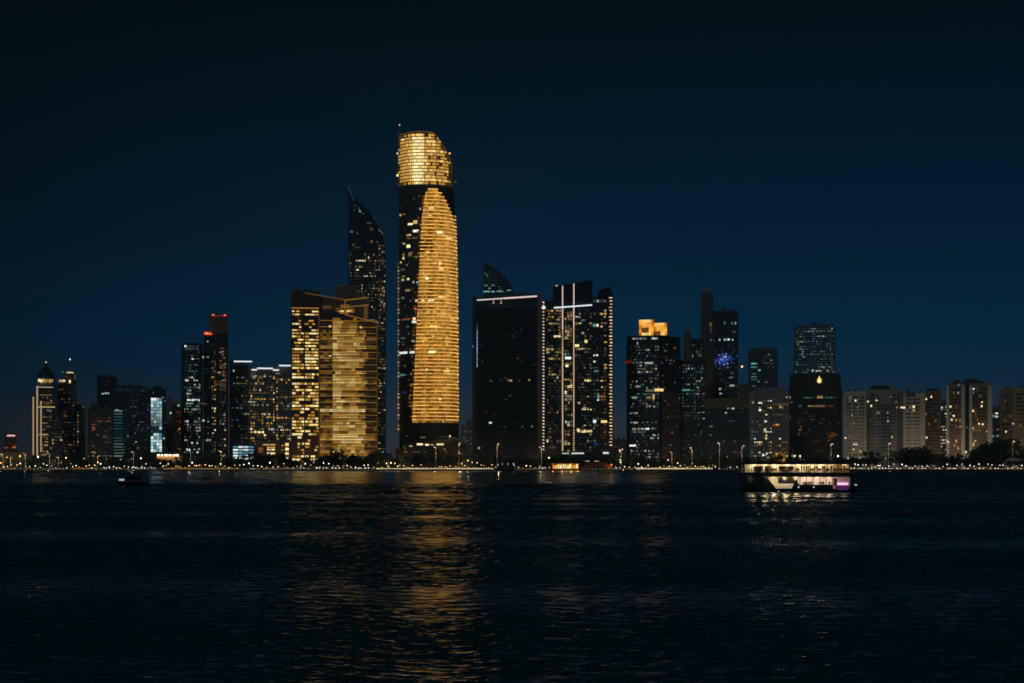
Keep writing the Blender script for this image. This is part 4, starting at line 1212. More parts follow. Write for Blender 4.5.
    b.grid(692, 702, 343, 360, 2, 3.2, .25, COOL, y=8)
    b.grid(682, 705, 364, 420, 1.9, 3.2, .42, {'cool_dim': 4, 'cool': 1.6, 'warm_dim': 1, 'teal_dim': 1}, fw=.6)
    b.grid(682, 705, 420, 460, 1.9, 3.2, .12, {'cool_dim': 3, 'cool_faint': 3}, fw=.6)
    b.strip(682.5, 390, 690, 390, 1.6, 'teal', y=-.5)
    b.finish()
    b = Bld('antenna_tower', 'dark stepped tower with tall square shaft and a blue LED starburst', 700, 738, 1500, 'the blue-LED stepped tower')
    b.wall(713, 738, 311.5, 'dark_glass', 30, fl=3.2, fmat='dark_cladding', col=5)
    b.wall(701, 713.2, 294, 'dark_cladding', 24, y=1, fl=3.2, name='shaft')
    b.wall(702, 711.5, 289, 'grey_concrete', 18, yb=294.6, y=3, name='shaft_cap')
    mb = MB(); cx = b.x(724); mb.loft([[(cx - 4, 6, b.z(312)), (cx + 4, 6, b.z(312)), (cx + 4, 12, b.z(312)), (cx - 4, 12, b.z(312))], [(cx - 1.6, 8, b.z(305)), (cx + 1.6, 8, b.z(305)), (cx + 1.6, 10, b.z(305)), (cx - 1.6, 10, b.z(305))]], 'dark_cladding'); mb.build('finial', b.e)
    mb = MB(); mb.box(b.x(705), b.x(713.4), -1, 2, 0, b.z(358), 'brown_concrete'); mb.build('side_pier', b.e)
    for px, py, w, h, m in ((710.6, 324, 2.4, 3, 'warm_dim'), (711, 329, 1.6, 8, 'gold_dim'), (724.6, 323, 1.6, 3, 'cool_dim'), (732, 323.4, 1.6, 2.4, 'cool_dim'), (735.4, 323.4, 1.6, 2.4, 'cool'), (734, 332, 4, 1.4, 'teal_dim'), (719.6, 339.8, 1.6, 2, 'cool'), (725, 339.6, 2.6, 2, 'cool'), (728.6, 339.6, 2, 2, 'cool_bright'), (732.6, 340, 1.6, 1.6, 'cool'), (711, 339.8, 1.4, 2, 'cool_dim'), (714, 340.6, 1.2, 1.4, 'cool_dim'), (732, 373, 3, 2, 'cool_dim'), (731, 377.6, 4, 1.4, 'cool_dim'), (732, 385.6, 4.6, 1.6, 'cool'), (720, 389, 2.2, 2, 'cool'), (720.6, 393.6, 2.4, 1.8, 'cool'), (719.6, 368.6, 2, 1.4, 'cool_dim')):
        b.win(px, py, w, h, m, y=-.3)
    b.grid(714, 737, 343, 398, 2.2, 3.2, .1, {'cool_dim': 3, 'cool_faint': 4}, faint=.12)
    mb = MB(); rr = random.Random(31)
    for k in range(230):
        ang, rad = rr.uniform(0, 2 * PI), abs(rr.gauss(0, 5.6))
        px, py = 723.4 + rad * 1.1 * math.cos(ang), 359.6 + rad * .85 * math.sin(ang)
        if 713.8 < px < 737 and 348 < py < 371:
            q = rr.uniform(.2, .42)
            mb.box(b.x(px - q), b.x(px + q), -.9, -.45, b.z(py + q), b.z(py - q), 'blue' if rr.random() < .7 else ('blue_dim' if rr.random() < .6 else 'strip_white'))
    tag(mb.build('led_light', b.e), kind='stuff')
    b.finish()
    b = Bld('slab_building', 'dark glass block under a heavy brown concrete top beam', 704, 751, 1300, 'the brown-beamed block')
    b.wall(706, 750, 408, 'blue_glass', 22, fl=3.4, fmat='dark_cladding', col=6)
    mb = MB(); mb.box(b.x(704), b.x(751), -2, 24, b.z(409), b.z(398.5), 'brown_concrete'); mb.build('top_beam', b.e)
    for px, py, w, m in ((728, 408.6, 1.6, 'cool'), (733, 408.6, 3, 'cool'), (742, 408.8, 2, 'cool_dim'), (726, 412.8, 2, 'cool'), (709, 413, 2, 'cool_faint'), (711, 426.4, 3.4, 'cool_dim'), (710.6, 435, 1.6, 'cool_dim'), (723, 421.6, 2, 'cool_faint'), (731, 421, 8, 'cool_faint'), (741, 412.4, 4, 'cool_faint')):
        b.win(px, py, w, 1.5, m, y=-.3 if py > 409.5 else -2)
    b.grid(707, 749, 440, 461, 2.6, 3.4, .14, {'cool_dim': 2, 'warm_dim': 2, 'gold_faint': 3}, faint=.15)
    b.finish()
    b = Bld('tower_block', 'dark grey tower with stacked teal windows, above the lit apartment block', 748, 777.5, 1520, 'the teal-windowed tower')
    b.wall(748.5, 777.5, 350, 'dark_cladding', 28, fl=3.1, col=7)
    b.wall(752, 775, 348, 'dark_cladding', 14, yb=351, y=6, name='plant_room')
    for py, m, w in ((363.5, 'teal', 6), (367, 'teal', 6.5), (374, 'teal', 5), (377, 'teal', 6), (379.4, 'teal_dim', 6), (386, 'teal', 4)):
        b.win(754, py, w, 1.6, m)
    b.win(759.4, 370.4, 2.4, 2, 'teal'); b.win(758.6, 381.5, 2, 1.6, 'cool'); b.win(766, 363, 6, 1, 'cool_dim'); b.win(772, 364, 3, 1, 'cool_dim'); b.win(767, 382, 2, 1, 'warm_dim'); b.win(744, 366, .1, .1, 'orange')
    b.grid(762, 777, 353, 390, 2.4, 3.1, .06, COOL)
    b.finish()
    b = Bld('crane_light_mast', 'thin dark rooftop mast tipped by a single orange lamp beside the teal tower', 740, 745, 1480, 'the orange-tipped mast', cat='mast')
    mb = MB(); mb.box(b.x(739), b.x(748.3), 2, 16, 0, b.z(384), 'brown_concrete'); mb.build('plant_room', b.e)
    mb = MB(); mb.lathe([(.5, b.z(384)), (.35, b.z(367))], 'metal_grey', b.x(742), 6, 6); mb.build('pole', b.e)
    mb = MB(); mb.lathe([(.1, b.z(367.4)), (1.1, b.z(366.6)), (1.1, b.z(365.8)), (.1, b.z(365))], 'globe_orange', b.x(742), 6, 8); mb.build('beacon', b.e)
    b.finish()

    b = Bld('apartment_block', 'grey apartment block with white and amber windows behind the ferry', 749, 789, 1270, 'the white-and-amber flats')
    b.wall(749.5, 788.5, 391.5, 'grey_concrete', 20, fl=3.5, fmat='grey_concrete', col=6.5, proud=.5)
    b.wall(754, 784, 388, 'grey_concrete', 10, yb=392, y=4, name='plant_room')
    b.grid(750, 753.5, 416, 458, 3.4, 3.5, .75, {'cool_dim': 3, 'cool_faint': 3, 'teal_dim': 2}, rowvar=.3)
    b.grid(754, 772, 396, 458, 2.3, 3.5, .2, {'cool_bright': 1, 'warm_bright': 1.2, 'warm_dim': 2.4, 'warm': 1.6}, dark='pane_dark')
    b.grid(772, 788, 396, 458, 2.3, 3.5, .36, {'warm_dim': 3, 'orange_dim': 3, 'warm_bright': .8, 'warm': 1.4}, dark='pane_dark')
    for px, py, m in ((759.4, 402.4, 'cool_bright'), (761, 402.4, 'cool_bright'), (753, 402.2, 'warm'), (760, 410, 'cool_bright'), (765.6, 421.6, 'cool_bright'), (765, 429.6, 'warm_bright'), (776, 425, 'orange'), (778, 425, 'orange'), (780.6, 406.4, 'warm'), (766, 438, 'warm'), (759.6, 444, 'warm'), (774.6, 399, 'cool_dim')):
        b.win(px, py, 2.4, 2, m, y=-.2)
    b.finish()
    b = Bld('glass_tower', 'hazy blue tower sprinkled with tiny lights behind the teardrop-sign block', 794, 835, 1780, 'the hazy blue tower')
    b.wall(794, 835, 327, 'hazed_glass', 34, fl=2.6, fmat='hazed_glass', col=5)
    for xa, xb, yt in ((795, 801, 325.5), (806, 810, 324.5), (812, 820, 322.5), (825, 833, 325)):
        b.wall(xa, xb, yt, 'hazed_glass', 10, yb=328, y=6, name='roof_block')
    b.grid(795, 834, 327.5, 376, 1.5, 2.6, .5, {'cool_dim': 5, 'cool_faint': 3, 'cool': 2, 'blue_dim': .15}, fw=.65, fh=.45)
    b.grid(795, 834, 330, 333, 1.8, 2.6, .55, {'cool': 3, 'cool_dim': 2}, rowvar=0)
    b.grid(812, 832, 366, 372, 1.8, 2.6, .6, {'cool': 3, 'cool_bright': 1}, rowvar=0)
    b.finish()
    b = Bld('office_block', 'dark brown office block with a glowing teardrop sign near its roof', 788, 842, 1340, 'the teardrop-sign block')
    mb = MB(); mb.prism_xz([(b.x(p), b.z(q)) for p, q in ((788, 470), (842, 470), (842, 386), (840.6, 386), (840.6, 374), (789.6, 374), (789.6, 386), (788, 386))], 0, 32, 'brown_glass')
    k = 0
    while 390 + k * 3.4 < 462:
        zz = b.z(390 + k * 3.4); mb.box(b.x(788) - .2, b.x(842) + .2, -.3, .2, zz - .4, zz + .4, 'brown_glass'); k += 1
    for px in (794, 802, 811, 828, 836):
        mb.box(b.x(px) - .5, b.x(px) + .5, -.6, .1, 0, b.z(386), 'dark_cladding')
    mb.build('wall', b.e)
    mb = MB(); cx, zc = b.x(819.3), b.z(380.2); s = b.s
    drop = [(0, 4.6), (.8, 2.4), (1.9, .6), (2.3, -.9), (1.8, -2.3), (.8, -3), (-.8, -3), (-1.8, -2.3), (-2.3, -.9), (-1.9, .6), (-.8, 2.4)]
    mb.prism_xz([(cx + x * s, zc + z * s) for x, z in drop][::-1], -.9, -.3, 'gold_bright'); sg = mb.build('teardrop_sign', b.e)
    mb = MB(); mb.prism_xz([(cx + x * s * .5, zc - .8 * s + z * s * .5) for x, z in drop][::-1], -1.1, -.85, 'warm_bright'); mb.build('core', sg)
    for x0, x1, py, h in ((804, 812, 397.2, 2), (813, 815, 397, 1.4), (817, 823, 397, 2.4), (825, 833, 397.4, 2), (808, 813, 406.4, 2), (814, 825, 406.4, 3), (826, 834, 406.6, 2.4), (799, 801, 406, 1.8), (835, 837, 398, 1.2)):
        b.win((x0 + x1) / 2, py, x1 - x0, h * .8, b.pick({'warm_dim': 2, 'teal': 2, 'warm': 1}))
    for px, py, w, m in ((790, 397, 1.6, 'cool'), (791.4, 402, 1.8, 'cool_dim'), (800, 430, 2.4, 'gold_dim'), (799, 434, 1.6, 'gold_dim'), (801, 427, 1, 'warm_dim'), (790, 417, 1, 'cool_dim')):
        b.win(px, py, w, 2, m, y=-.1)
    for xa, ya, xb, yb in ((826, 435, 830, 433), (829, 436, 834, 435), (830, 432, 835, 434), (834, 433.5, 837, 435.4), (828, 438, 834, 437), (827, 440.6, 830.6, 440)):
        b.strip(xa, ya, xb, yb, .7, 'orange_dim', y=-.8, name='neon_stroke')
    b.grid(790, 841, 411, 460, 2.6, 3.4, .05, {'gold_faint': 4, 'warm_dim': 1}, faint=.12)
    b.finish()


def apartments():
    lights = []

    def flat(name, label, ref, x0, x1, D, yt, mat, cols, fl=3.5, lit=.1, depth=20, trim=None, extra=None, cw=2.4, mats=None):
        b = Bld(name, label, x0, x1, D, ref, cat='apartment block')
        b.wall(x0, x1, yt, mat, depth, fl=fl, fmat=trim or mat, proud=.55, fh=.3)
        for a, c in cols:
            b.grid(a, c, yt + 3, 460, cw, fl, lit, mats or {'warm_bright': 1.2, 'cool_bright': .8, 'warm': 2, 'warm_dim': 3}, fw=.78, fh=.6, dark='pane_dark', run=.1, faint=.12)
        return b
    b = flat('apartment_block', 'pale apartment block with narrow window bays, first right of the teardrop-sign block', 'the narrow-bay pale flats', 844, 866, 1262, 392.5, 'pale_render', ((846, 851), (853, 857.5), (859, 864.5)), lit=.09)
    for px, py, m in ((855.6, 400.6, 'warm_bright'), (857, 407.6, 'cool_dim'), (852, 415.6, 'cool'), (854, 423, 'warm'), (845.6, 437.6, 'warm_bright'), (853.6, 449.6, 'warm_bright'), (844.6, 419.6, 'warm_dim')):
        b.win(px, py, 1.6, 1.6, m, y=-.3)
    b.finish(); fl_lights = [(b, 848, 700), (b, 860, 700)]
    b = flat('apartment_block', 'grey apartment block with a low dark hipped roof and tall dark centre recess', 'the hip-roofed grey flats', 866.5, 903, 1268, 390.5, 'grey_concrete', ((868, 874.5), (876.5, 880), (891, 896)), lit=.05)
    mb = MB(); X0, X1, z0, z1 = b.x(868), b.x(892), b.z(389.7), b.z(385)
    mb.loft([[(X0, 1, z0), (X1, 1, z0), (X1, 15, z0), (X0, 15, z0)], [(X0 + 4, 5, z1), (X1 - 4, 5, z1), (X1 - 4, 10, z1), (X0 + 4, 10, z1)]], 'roof_dark'); mb.build('roof', b.e)
    mb = MB(); mb.box(b.x(881), b.x(890.6), -.75, .05, 0, b.z(404), 'blue_glass'); mb.build('recess_glazing', b.e)
    mb = MB()
    for k in range(16):
        mb.box(b.x(881.5), b.x(890), -1.3, -.7, b.z(407 + k * 3.5) - .35, b.z(407 + k * 3.5) + .5, 'grey_concrete')
    mb.build('balcony', b.e)
    mb = MB(); mb.box(b.x(897), b.x(903), -.9, .05, 0, b.z(393), 'dark_cladding'); mb.build('dark_strip', b.e)
    for px, py, m in ((868, 401.4, 'warm_bright'), (876.6, 400.4, 'warm_bright'), (887.6, 413, 'cool'), (887.8, 417.4, 'cool'), (888, 421, 'cool_bright'), (892, 437, 'warm'), (891, 396.6, 'warm'), (901.4, 407.6, 'warm_bright'), (897, 407.6, 'warm'), (896.4, 402, 'warm_dim')):
        b.win(px, py, 1.6, 1.6, m, y=-.9)
    b.finish(); fl_lights += [(b, 872, 700), (b, 886, 700)]
    b = flat('apartment_block', 'cream apartment block with bold white balcony bands and an arched top', 'the cream balcony flats', 903.5, 925, 1258, 394.5, 'pale_render', ((906, 911.5), (912.5, 920),), lit=.03, trim='pale_render', fl=3.6)
    mb = MB(); s = b.s; cx = b.x(910.6)
    arc = [(cx + 5.2 * s * math.cos(t), b.z(396.5) + 4.6 * s * math.sin(t)) for t in [PI * i / 12 for i in range(13)]]
    mb.prism_xz(arc[::-1], -.8, 6, 'roof_dark'); mb.build('roof_arch', b.e)
    b.win(903.8, 407.6, 2.4, 1.6, 'warm_bright', y=-.5)
    b.finish(); fl_lights += [(b, 908, 1500), (b, 918, 1500)]
    b = flat('apartment_block', 'darker brown apartment wing joined to the cream balcony flats', 'the darker brown wing', 925.5, 941, 1266, 392, 'brown_concrete', ((928, 939),), lit=.05)
    mb = MB(); X0, X1 = b.x(927), b.x(939); mb.box(X0, X1, 2, 12, b.z(391), b.z(388.5), 'green_roof'); mb.build('roof', b.e)
    for px, py in ((924.6, 399), (925, 437.6), (924.4, 414)):
        b.win(px + 1.6, py, 1.6, 1.7, 'warm_bright' if py != 414 else 'cool_dim', y=-.5)
    b.finish(); fl_lights += [(b, 932, 500)]
    b = Bld('apartment_block', 'dark block showing a column of white windows between brown wing and brick flats', 936, 949, 1420, 'the dark gap block')
    b.wall(936, 949, 403, 'dark_cladding', 18, fl=3.4)
    b.grid(938, 947, 405, 458, 2.2, 3.4, .4, {'cool': 2, 'cool_bright': 1, 'warm': 1.5, 'cool_dim': 2})
    b.win(941.6, 407.6, 2.2, 2, 'warm_bright')
    b.finish()
    b = flat('apartment_block', 'tall brick-red apartment block framed by pale piers with a dark stepped roof', 'the brick-red flats', 946.5, 992, 1250, 384.5, 'brick_render', ((949.5, 961), (972.5, 987)), lit=.13, fl=3.5, cw=2.0, mats={'warm_bright': 1, 'warm': 1.6, 'orange_dim': 2.4, 'warm_dim': 4})
    mb = MB()
    for a, c in ((946.3, 949), (961.4, 965), (969.2, 972.3), (987.6, 992.2)):
        mb.box(b.x(a), b.x(c), -1.1, .1, 0, b.z(385.4), 'pale_render')
    mb.build('pier', b.e)
    mb = MB(); mb.box(b.x(965), b.x(969.2), -.7, .05, 0, b.z(384), 'black_glass'); mb.build('dark_strip', b.e)  # dark strip set proud where the front has a slot
    mb = MB(); X0, X1 = b.x(962), b.x(988); z0 = b.z(383.8)
    mb.loft([[(X0, 1, z0), (X1, 1, z0), (X1, 16, z0), (X0, 16, z0)], [(b.x(963.5), 4, b.z(380.6)), (b.x(982), 4, b.z(381)), (b.x(982), 12, b.z(381)), (b.x(963.5), 12, b.z(380.6))], [(b.x(965), 6, b.z(378.4)), (b.x(973), 6, b.z(378.6)), (b.x(973), 10, b.z(378.6)), (b.x(965), 10, b.z(378.4))]], 'roof_dark')
    mb.box(b.x(949), b.x(962), 2, 14, z0, b.z(382.4), 'roof_dark'); mb.build('roof', b.e)
    for px, py, m in ((958.6, 384.8, 'cool'), (973.6, 389, 'cool_bright'), (970.4, 389, 'cool_dim'), (982, 402.4, 'warm_bright'), (981.6, 406.4, 'warm_bright'), (973, 411, 'warm_bright'), (953.6, 415.6, 'warm_bright'), (951.6, 419.6, 'warm_bright'), (979, 423.8, 'warm_bright'), (982.6, 424.4, 'warm_bright'), (973, 428, 'warm'), (986.6, 431.6, 'warm'), (975.4, 441, 'warm'), (954.6, 445.4, 'warm'), (966.8, 427.4, 'warm_dim'), (966, 452, 'warm_bright'), (963.4, 451.6, 'warm')):
        b.win(px, py, 1.6, 1.7, m, y=-.6 if not 961 < px < 973 else -1.2)
    b.finish(); fl_lights += [(b, 953, 1300), (b, 967, 1300), (b, 981, 1300)]
    b = Bld('apartment_block', 'low dark block with two white windows right of the brick-red flats', 990, 1002, 1400, 'the low dark block')
    b.wall(990, 1002, 408, 'dark_cladding', 16, fl=3.4)
    b.grid(992, 1001, 411, 458, 2.2, 3.4, .22, COOL)
    for py in (413.6, 417):
        b.win(996.6, py, 2.6, 2.2, 'cool_bright')
    b.finish()
    b = flat('apartment_block', 'wide tan apartment block with deep dark balconies at the far right', 'the wide tan flats', 1000, 1046, 1262, 389, 'tan_render', ((1016, 1028), (1030, 1044)), lit=.06, fl=4.0, cw=3)
    mb = MB(); mb.box(b.x(1000), b.x(1013), -.9, .05, 0, b.z(390), 'brick_render'); mb.build('brick_wing', b.e)
    for px, py, m in ((1006, 420.6, 'orange_dim'), (1006, 431.6, 'warm_bright'), (1013, 423.6, 'warm'), (1005.6, 400.6, 'warm_dim')):
        b.win(px, py, 1.7, 1.7, m, y=-1)
    b.grid(1002, 1012, 394, 446, 3.2, 4, .05, WARM, y=-.9, dark='pane_dark')
    b.finish(); fl_lights += [(b, 1010, 800), (b, 1022, 800), (b, 1034, 800)]
    return fl_lights


left_group(); gold_block(); curved_tower(); landmark(); centre_group(); right_group()
FLOOD = apartments()


# ------------------------------------------------------------------ naming helpers for the many small things along the shore
ORD = ['first', 'second', 'third', 'fourth', 'fifth', 'sixth', 'seventh', 'eighth', 'ninth', 'tenth', 'eleventh', 'twelfth', 'thirteenth', 'fourteenth', 'fifteenth', 'sixteenth', 'seventeenth', 'eighteenth', 'nineteenth', 'twentieth']


def behind(px):
    best = None
    for b in BUILDINGS:
        if b.x0 - .5 <= px <= b.x1 + .5 and (best is None or b.D < best.D) and b.ref not in ('the orange-tipped mast',):
            best = b
    if best is None:
        best = min(BUILDINGS, key=lambda q: abs(q.xm - px))
    return best.ref


def name_row(items, what, prep):
    """items: (root, px). Labels each by the building it stands before, and by its order there"""
    by = {}
    for o, px in items:
        by.setdefault(behind(px), []).append((px, o))
    for ref, L in by.items():
        L.sort(key=lambda t: t[0])
        for i, (px, o) in enumerate(L):
            if len(L) == 1:
                o['label'] = f'{what} {prep} {ref}'
            else:
                j = len(L) - 1 - i
                o['label'] = f'{ORD[i]} {what} from the left {prep} {ref}' if i <= j else f'{ORD[j]} {what} from the right {prep} {ref}'


# ------------------------------------------------------------------ trees
def crown_mesh(seed, w, h, n, mat, leaf=.85):
    r = random.Random(seed)
    mb = MB()
    lobes = [(r.uniform(-.5, .5) * w, r.uniform(-.4, .4) * w, r.uniform(.35, .95) * h, r.uniform(.22, .38) * w) for _ in range(9)]
    for _ in range(n):
        lx, ly, lz, lr = r.choice(lobes)
        d = Vector((r.gauss(0, 1), r.gauss(0, 1), r.gauss(0, .8)))
        d.normalize()
        p = Vector((lx, ly, lz)) + d * lr * r.uniform(.55, 1.08)
        u = Vector((r.gauss(0, 1), r.gauss(0, 1), r.gauss(0, 1))).normalized()
        v = u.orthogonal().normalized()
        s = leaf * r.uniform(.4, 1)
        mb.poly([p - u * s - v * s * .5, p + u * s * .2 - v * s * .7, p + u * s + v * s * .2, p - u * s * .1 + v * s * .8], mat)
    return mb.mesh('crown')


def trunk_mesh(seed, h):
    r = random.Random(seed)
    mb = MB()
    mb.tube([(0, 0, -.2), (.1, 0, h * .25), (r.uniform(-.3, .3), .1, h * .55)], [.32, .25, .16], 'bark')
    for k in range(4):
        a = r.uniform(0, 6.28)
        mb.tube([(0, 0, h * (.25 + .06 * k)), (math.cos(a) * h * .14, math.sin(a) * h * .14, h * .5), (math.cos(a) * h * .25, math.sin(a) * h * .25, h * .72)], [.15, .1, .05], 'bark', 5)
    return mb.mesh('trunk')


def palm_meshes(seed, h):
    r = random.Random(seed)
    mb = MB()
    top = (r.uniform(-.4, .4), r.uniform(-.3, .3), h)
    mb.tube([(0, 0, -.2), (top[0] * .2, top[1] * .2, h * .4), (top[0] * .6, top[1] * .6, h * .75), top], [.3, .22, .2, .22], 'bark', 7)
    t = mb.mesh('trunk')
    mb = MB()
    for k in range(22):
        a = 2 * PI * k / 22 + r.uniform(-.15, .15)
        up = r.uniform(-.2, 1.0)
        L = r.uniform(2.6, 3.6)
        prev = None
        for i in range(7):
            q = i / 6
            rad = L * q * math.cos(.3)
            z = h + up * 2.2 * q - 2.6 * q * q
            p = Vector((top[0] + math.cos(a) * rad, top[1] + math.sin(a) * rad, z))
            side = Vector((-math.sin(a), math.cos(a), 0)) * (.55 * math.sin(PI * (.12 + .85 * q)))
            drop = Vector((0, 0, -.28))
            if prev:
                pp, ps = prev
                mb.poly([pp, p, p + side + drop, pp + ps + drop], 'palm_leaf')
                mb.poly([pp, pp - ps + drop, p - side + drop, p], 'palm_leaf')
            prev = (p, side)
    return t, mb.mesh('crown')


TREES = []
protos = []
for i, (w, h, mat) in enumerate(((6.6, 9.4, 'leaf_dark'), (8.2, 8.6, 'leaf_dark'), (5.4, 10.4, 'leaf_olive'), (9, 9.8, 'leaf_dark'))):
    e = empty('leafy_tree')
    link_mesh('trunk', trunk_mesh(40 + i, h), e)
    link_mesh('crown', crown_mesh(60 + i, w, h, 620, mat), e)
    protos.append(e)
palms = []
for i, h in enumerate((9.0, 10.5, 7.6)):
    e = empty('palm_tree')
    t, c = palm_meshes(80 + i, h)
    link_mesh('trunk', t, e); link_mesh('crown', c, e)
    palms.append(e)
used = set()


def plant(proto, px, Y, sc, rz=None):
    o = proto if proto not in used else copy_tree(proto)
    used.add(proto)
    o.location = ((px - CX) * Y / F, Y, ZG - .1)
    o.rotation_euler = (0, 0, R.uniform(0, 6.28) if rz is None else rz)
    o.scale = (sc * R.uniform(.92, 1.1), sc * R.uniform(.92, 1.1), sc)
    return o


def tree_height(px):                                # picture height of the tree line
    tab = [(-20, 459), (20, 458.5), (50, 459), (90, 459), (150, 460), (185, 459), (200, 456), (215, 455), (235, 458), (246, 456), (262, 452), (276, 454), (290, 458), (318, 457), (332, 450.5), (346, 451), (362, 455), (385, 454), (410, 455), (426, 450), (440, 450.5), (452, 457), (472, 456), (500, 457), (520, 455), (545, 456), (570, 457), (612, 457), (640, 458), (690, 458), (705, 457), (725, 454), (748, 456), (770, 458), (800, 456), (830, 456), (850, 456), (872, 454), (890, 450), (906, 450), (930, 450.5), (945, 452), (965, 456), (976, 449), (990, 441), (1003, 439), (1014, 444), (1030, 446), (1060, 446)]
    for (a, u), (c, v) in zip(tab, tab[1:]):
        if px <= c:
            return u + (v - u) * (px - a) / (c - a)
    return 450


px = -6.0
leafy, palm_list = [], []
while px < 1034:
    Y = R.uniform(1170, 1186)
    top = (HY - tree_height(px) - R.uniform(-2.0, 1.2)) * Y / F + CZ - ZG
    if R.random() < .13 and top > 7:
        p = R.choice(palms)
        o = plant(p, px, Y, max(.75, (top + 1.0) / 10.5))
        palm_list.append((o, px))
    else:
        p = R.choice(protos)
        o = plant(p, px, Y, max(.5, top / 10.2))
        leafy.append((o, px))
    px += R.uniform(5.5, 9.5)
# palms lit from below by the tower
for px in (388, 462.5, 709):
    o = plant(palms[1], px, 1164, 1.25 if px != 709 else 1.0, 0.0)
    palm_list.append((o, px))
    X = (px - CX) * 1164 / F
    point_light('uplight', (.7, -2.2, 1.0), 2600 if px == 388 else 1100, (255, 214, 130) if px != 709 else (220, 255, 120), o)
for o in [t for t, _ in leafy]:
    tag(o, None, 'tree', 'dark trees along the corniche')
for o in [t for t, _ in palm_list]:
    tag(o, None, 'palm tree', 'palms along the corniche')
name_row(leafy, 'dark leafy tree', 'before')
name_row(palm_list, 'palm tree', 'before')


# ------------------------------------------------------------------ street lamps: tall masts, small promenade globes, twin globes
def mast_proto(h=18.0):
    e = empty('street_lamp')
    mb = MB(); mb.tube([(0, 0, 0), (0, 0, h * .6), (0, 0, h)], [.26, .2, .16], 'pole_paint', 8); mb.build('pole', e)
    mb = MB(); mb.tube([(0, 0, h - .5), (.35, -.1, h + .02), (1.3, -.2, h + .12)], [.12, .1, .09], 'pole_paint', 6); mb.box(.9, 1.9, -.5, .1, h + .05, h + .2, 'metal_grey')
    arm = mb.build('arm', e)
    mb = MB(); mb.box(1.05, 1.75, -.4, 0, h - .06, h + .045, 'lamp_head'); mb.build('lamp', arm)
    return e


masts = []
MP = None
for px, py, Y, watts in ((3, 454.4, 1166, 500), (10.5, 457.4, 1166, 400), (25.5, 453.6, 1166, 500), (49.5, 453.4, 1166, 400), (58.5, 457.4, 1166, 400), (97.5, 456, 1166, 300), (133.5, 452, 1166, 250), (190.5, 450.5, 1166, 300), (221, 451, 1166, 300), (436, 447, 1166, 200), (458.8, 443.6, 1166, 700), (497.2, 444, 1166, 700), (541.5, 447.2, 1166, 600), (621, 449, 1166, 500), (672, 452, 1166, 300), (692, 448, 1166, 300), (719.5, 443, 1166, 700), (742, 446, 1166, 300), (831, 444, 1166, 500), (888.6, 443.6, 1166, 700), (948.6, 441, 1166, 700), (1012.6, 441.4, 1166, 700)):
    h = (HY - py) * Y / F + CZ - ZG
    if MP is None:
        MP = mast_proto(10.0); o = MP
    else:
        o = copy_tree(MP)
    o.location = ((px - CX) * Y / F, Y, ZG)
    o.scale = (R.choice((-1, 1)) if px < 1000 else 1, 1, h / 10.0)
    tag(o, None, 'street lamp', 'tall street lamps along the corniche')
    point_light('glow', (.8, -3.4, 6.5), watts * .38, (255, 232, 190), o, .3)  # unseen light added before the mast so its pole shows pale
    if px in (3, 25.5, 49.5, 541.5, 672, 692):
        point_light('glow', (1.3, -.3, 9.7), 900, (255, 140, 56) if px > 500 else (255, 214, 160), o, .5)
    masts.append((o, px))
name_row(masts, 'tall pale street lamp', 'before')

# shorter lamps behind the trees, at the feet of the buildings: these light the facades
fl = []
MATS_DONE = {}
FP = None
for b, px, w in FLOOD:
    if FP is None:
        FP = empty('street_lamp')
        mb = MB(); mb.tube([(0, 0, 0), (0, 0, 5), (0, 0, 8.6)], [.16, .12, .1], 'pole_paint'); mb.build('pole', FP)
        mb = MB(); mb.lathe([(.1, 8.5), (.5, 8.7), (.6, 9.1), (.4, 9.5), (.05, 9.6)], 'globe', 0, 0, 10); mb.build('lamp', FP)
        o = FP
    else:
        o = copy_tree(FP)
    X = (px - CX) * 1228 / F
    o.location = (X, 1228, ZG)
    tag(o, None, 'street lamp', 'short street lamps at the feet of the flats')
    fl.append((o, px, w))
for o, px, w in fl:
    point_light('glow', (0, -.2, 10.2), w * 2.0, (255, 226, 184), o, .4)
FO = FP
FP2 = None
for px, watts, mat in ((-3, 700, 'globe_orange'), (7, 700, 'globe_orange'), (20, 600, 'globe_orange'), (38, 500, 'globe'), (66, 500, 'globe'), (84, 900, 'globe_orange'), (89, 600, 'globe_orange'), (107, 300, 'globe'), (121, 300, 'globe'), (141, 250, 'globe_cool'), (236, 250, 'globe_cool'),
                       (263, 500, 'globe_orange'), (298, 400, 'globe'), (312, 500, 'globe'), (352, 500, 'globe_orange'), (374, 600, 'globe_orange'), (400, 500, 'globe'), (415, 300, 'globe'), (447, 600, 'globe_orange'), (453, 600, 'globe'), (468, 600, 'globe_orange'), (549, 400, 'globe'),
                       (600, 300, 'globe_cool'), (620, 700, 'globe'), (668, 800, 'globe'), (706, 500, 'globe'), (727, 300, 'globe_cool'), (747, 400, 'globe_cool'), (766, 400, 'globe'), (800, 400, 'globe'), (815, 400, 'globe_orange'), (838, 500, 'globe')):
    o = copy_tree(FO)
    for ch in list(o.children):
        if ch.type == 'LIGHT':
            bpy.data.objects.remove(ch)
        elif ch.name.startswith('lamp'):
            key = 'short_' + mat
            if key not in MATS_DONE:
                me = ch.data.copy(); me.materials.clear(); me.materials.append(MATS[mat]); MATS_DONE[key] = me
            ch.data = MATS_DONE[key]
    Y = R.uniform(1206, 1212)
    o.location = ((px - CX) * Y / F, Y, ZG)
    o.scale = (1, 1, R.uniform(.8, 1.25))
    tag(o, None, 'street lamp', 'short street lamps behind the trees')
    point_light('glow', (0, -.3, 10.0), watts, (255, 190, 110) if mat == 'globe_orange' else (255, 226, 180), o, .4)
    fl.append((o, px, watts))
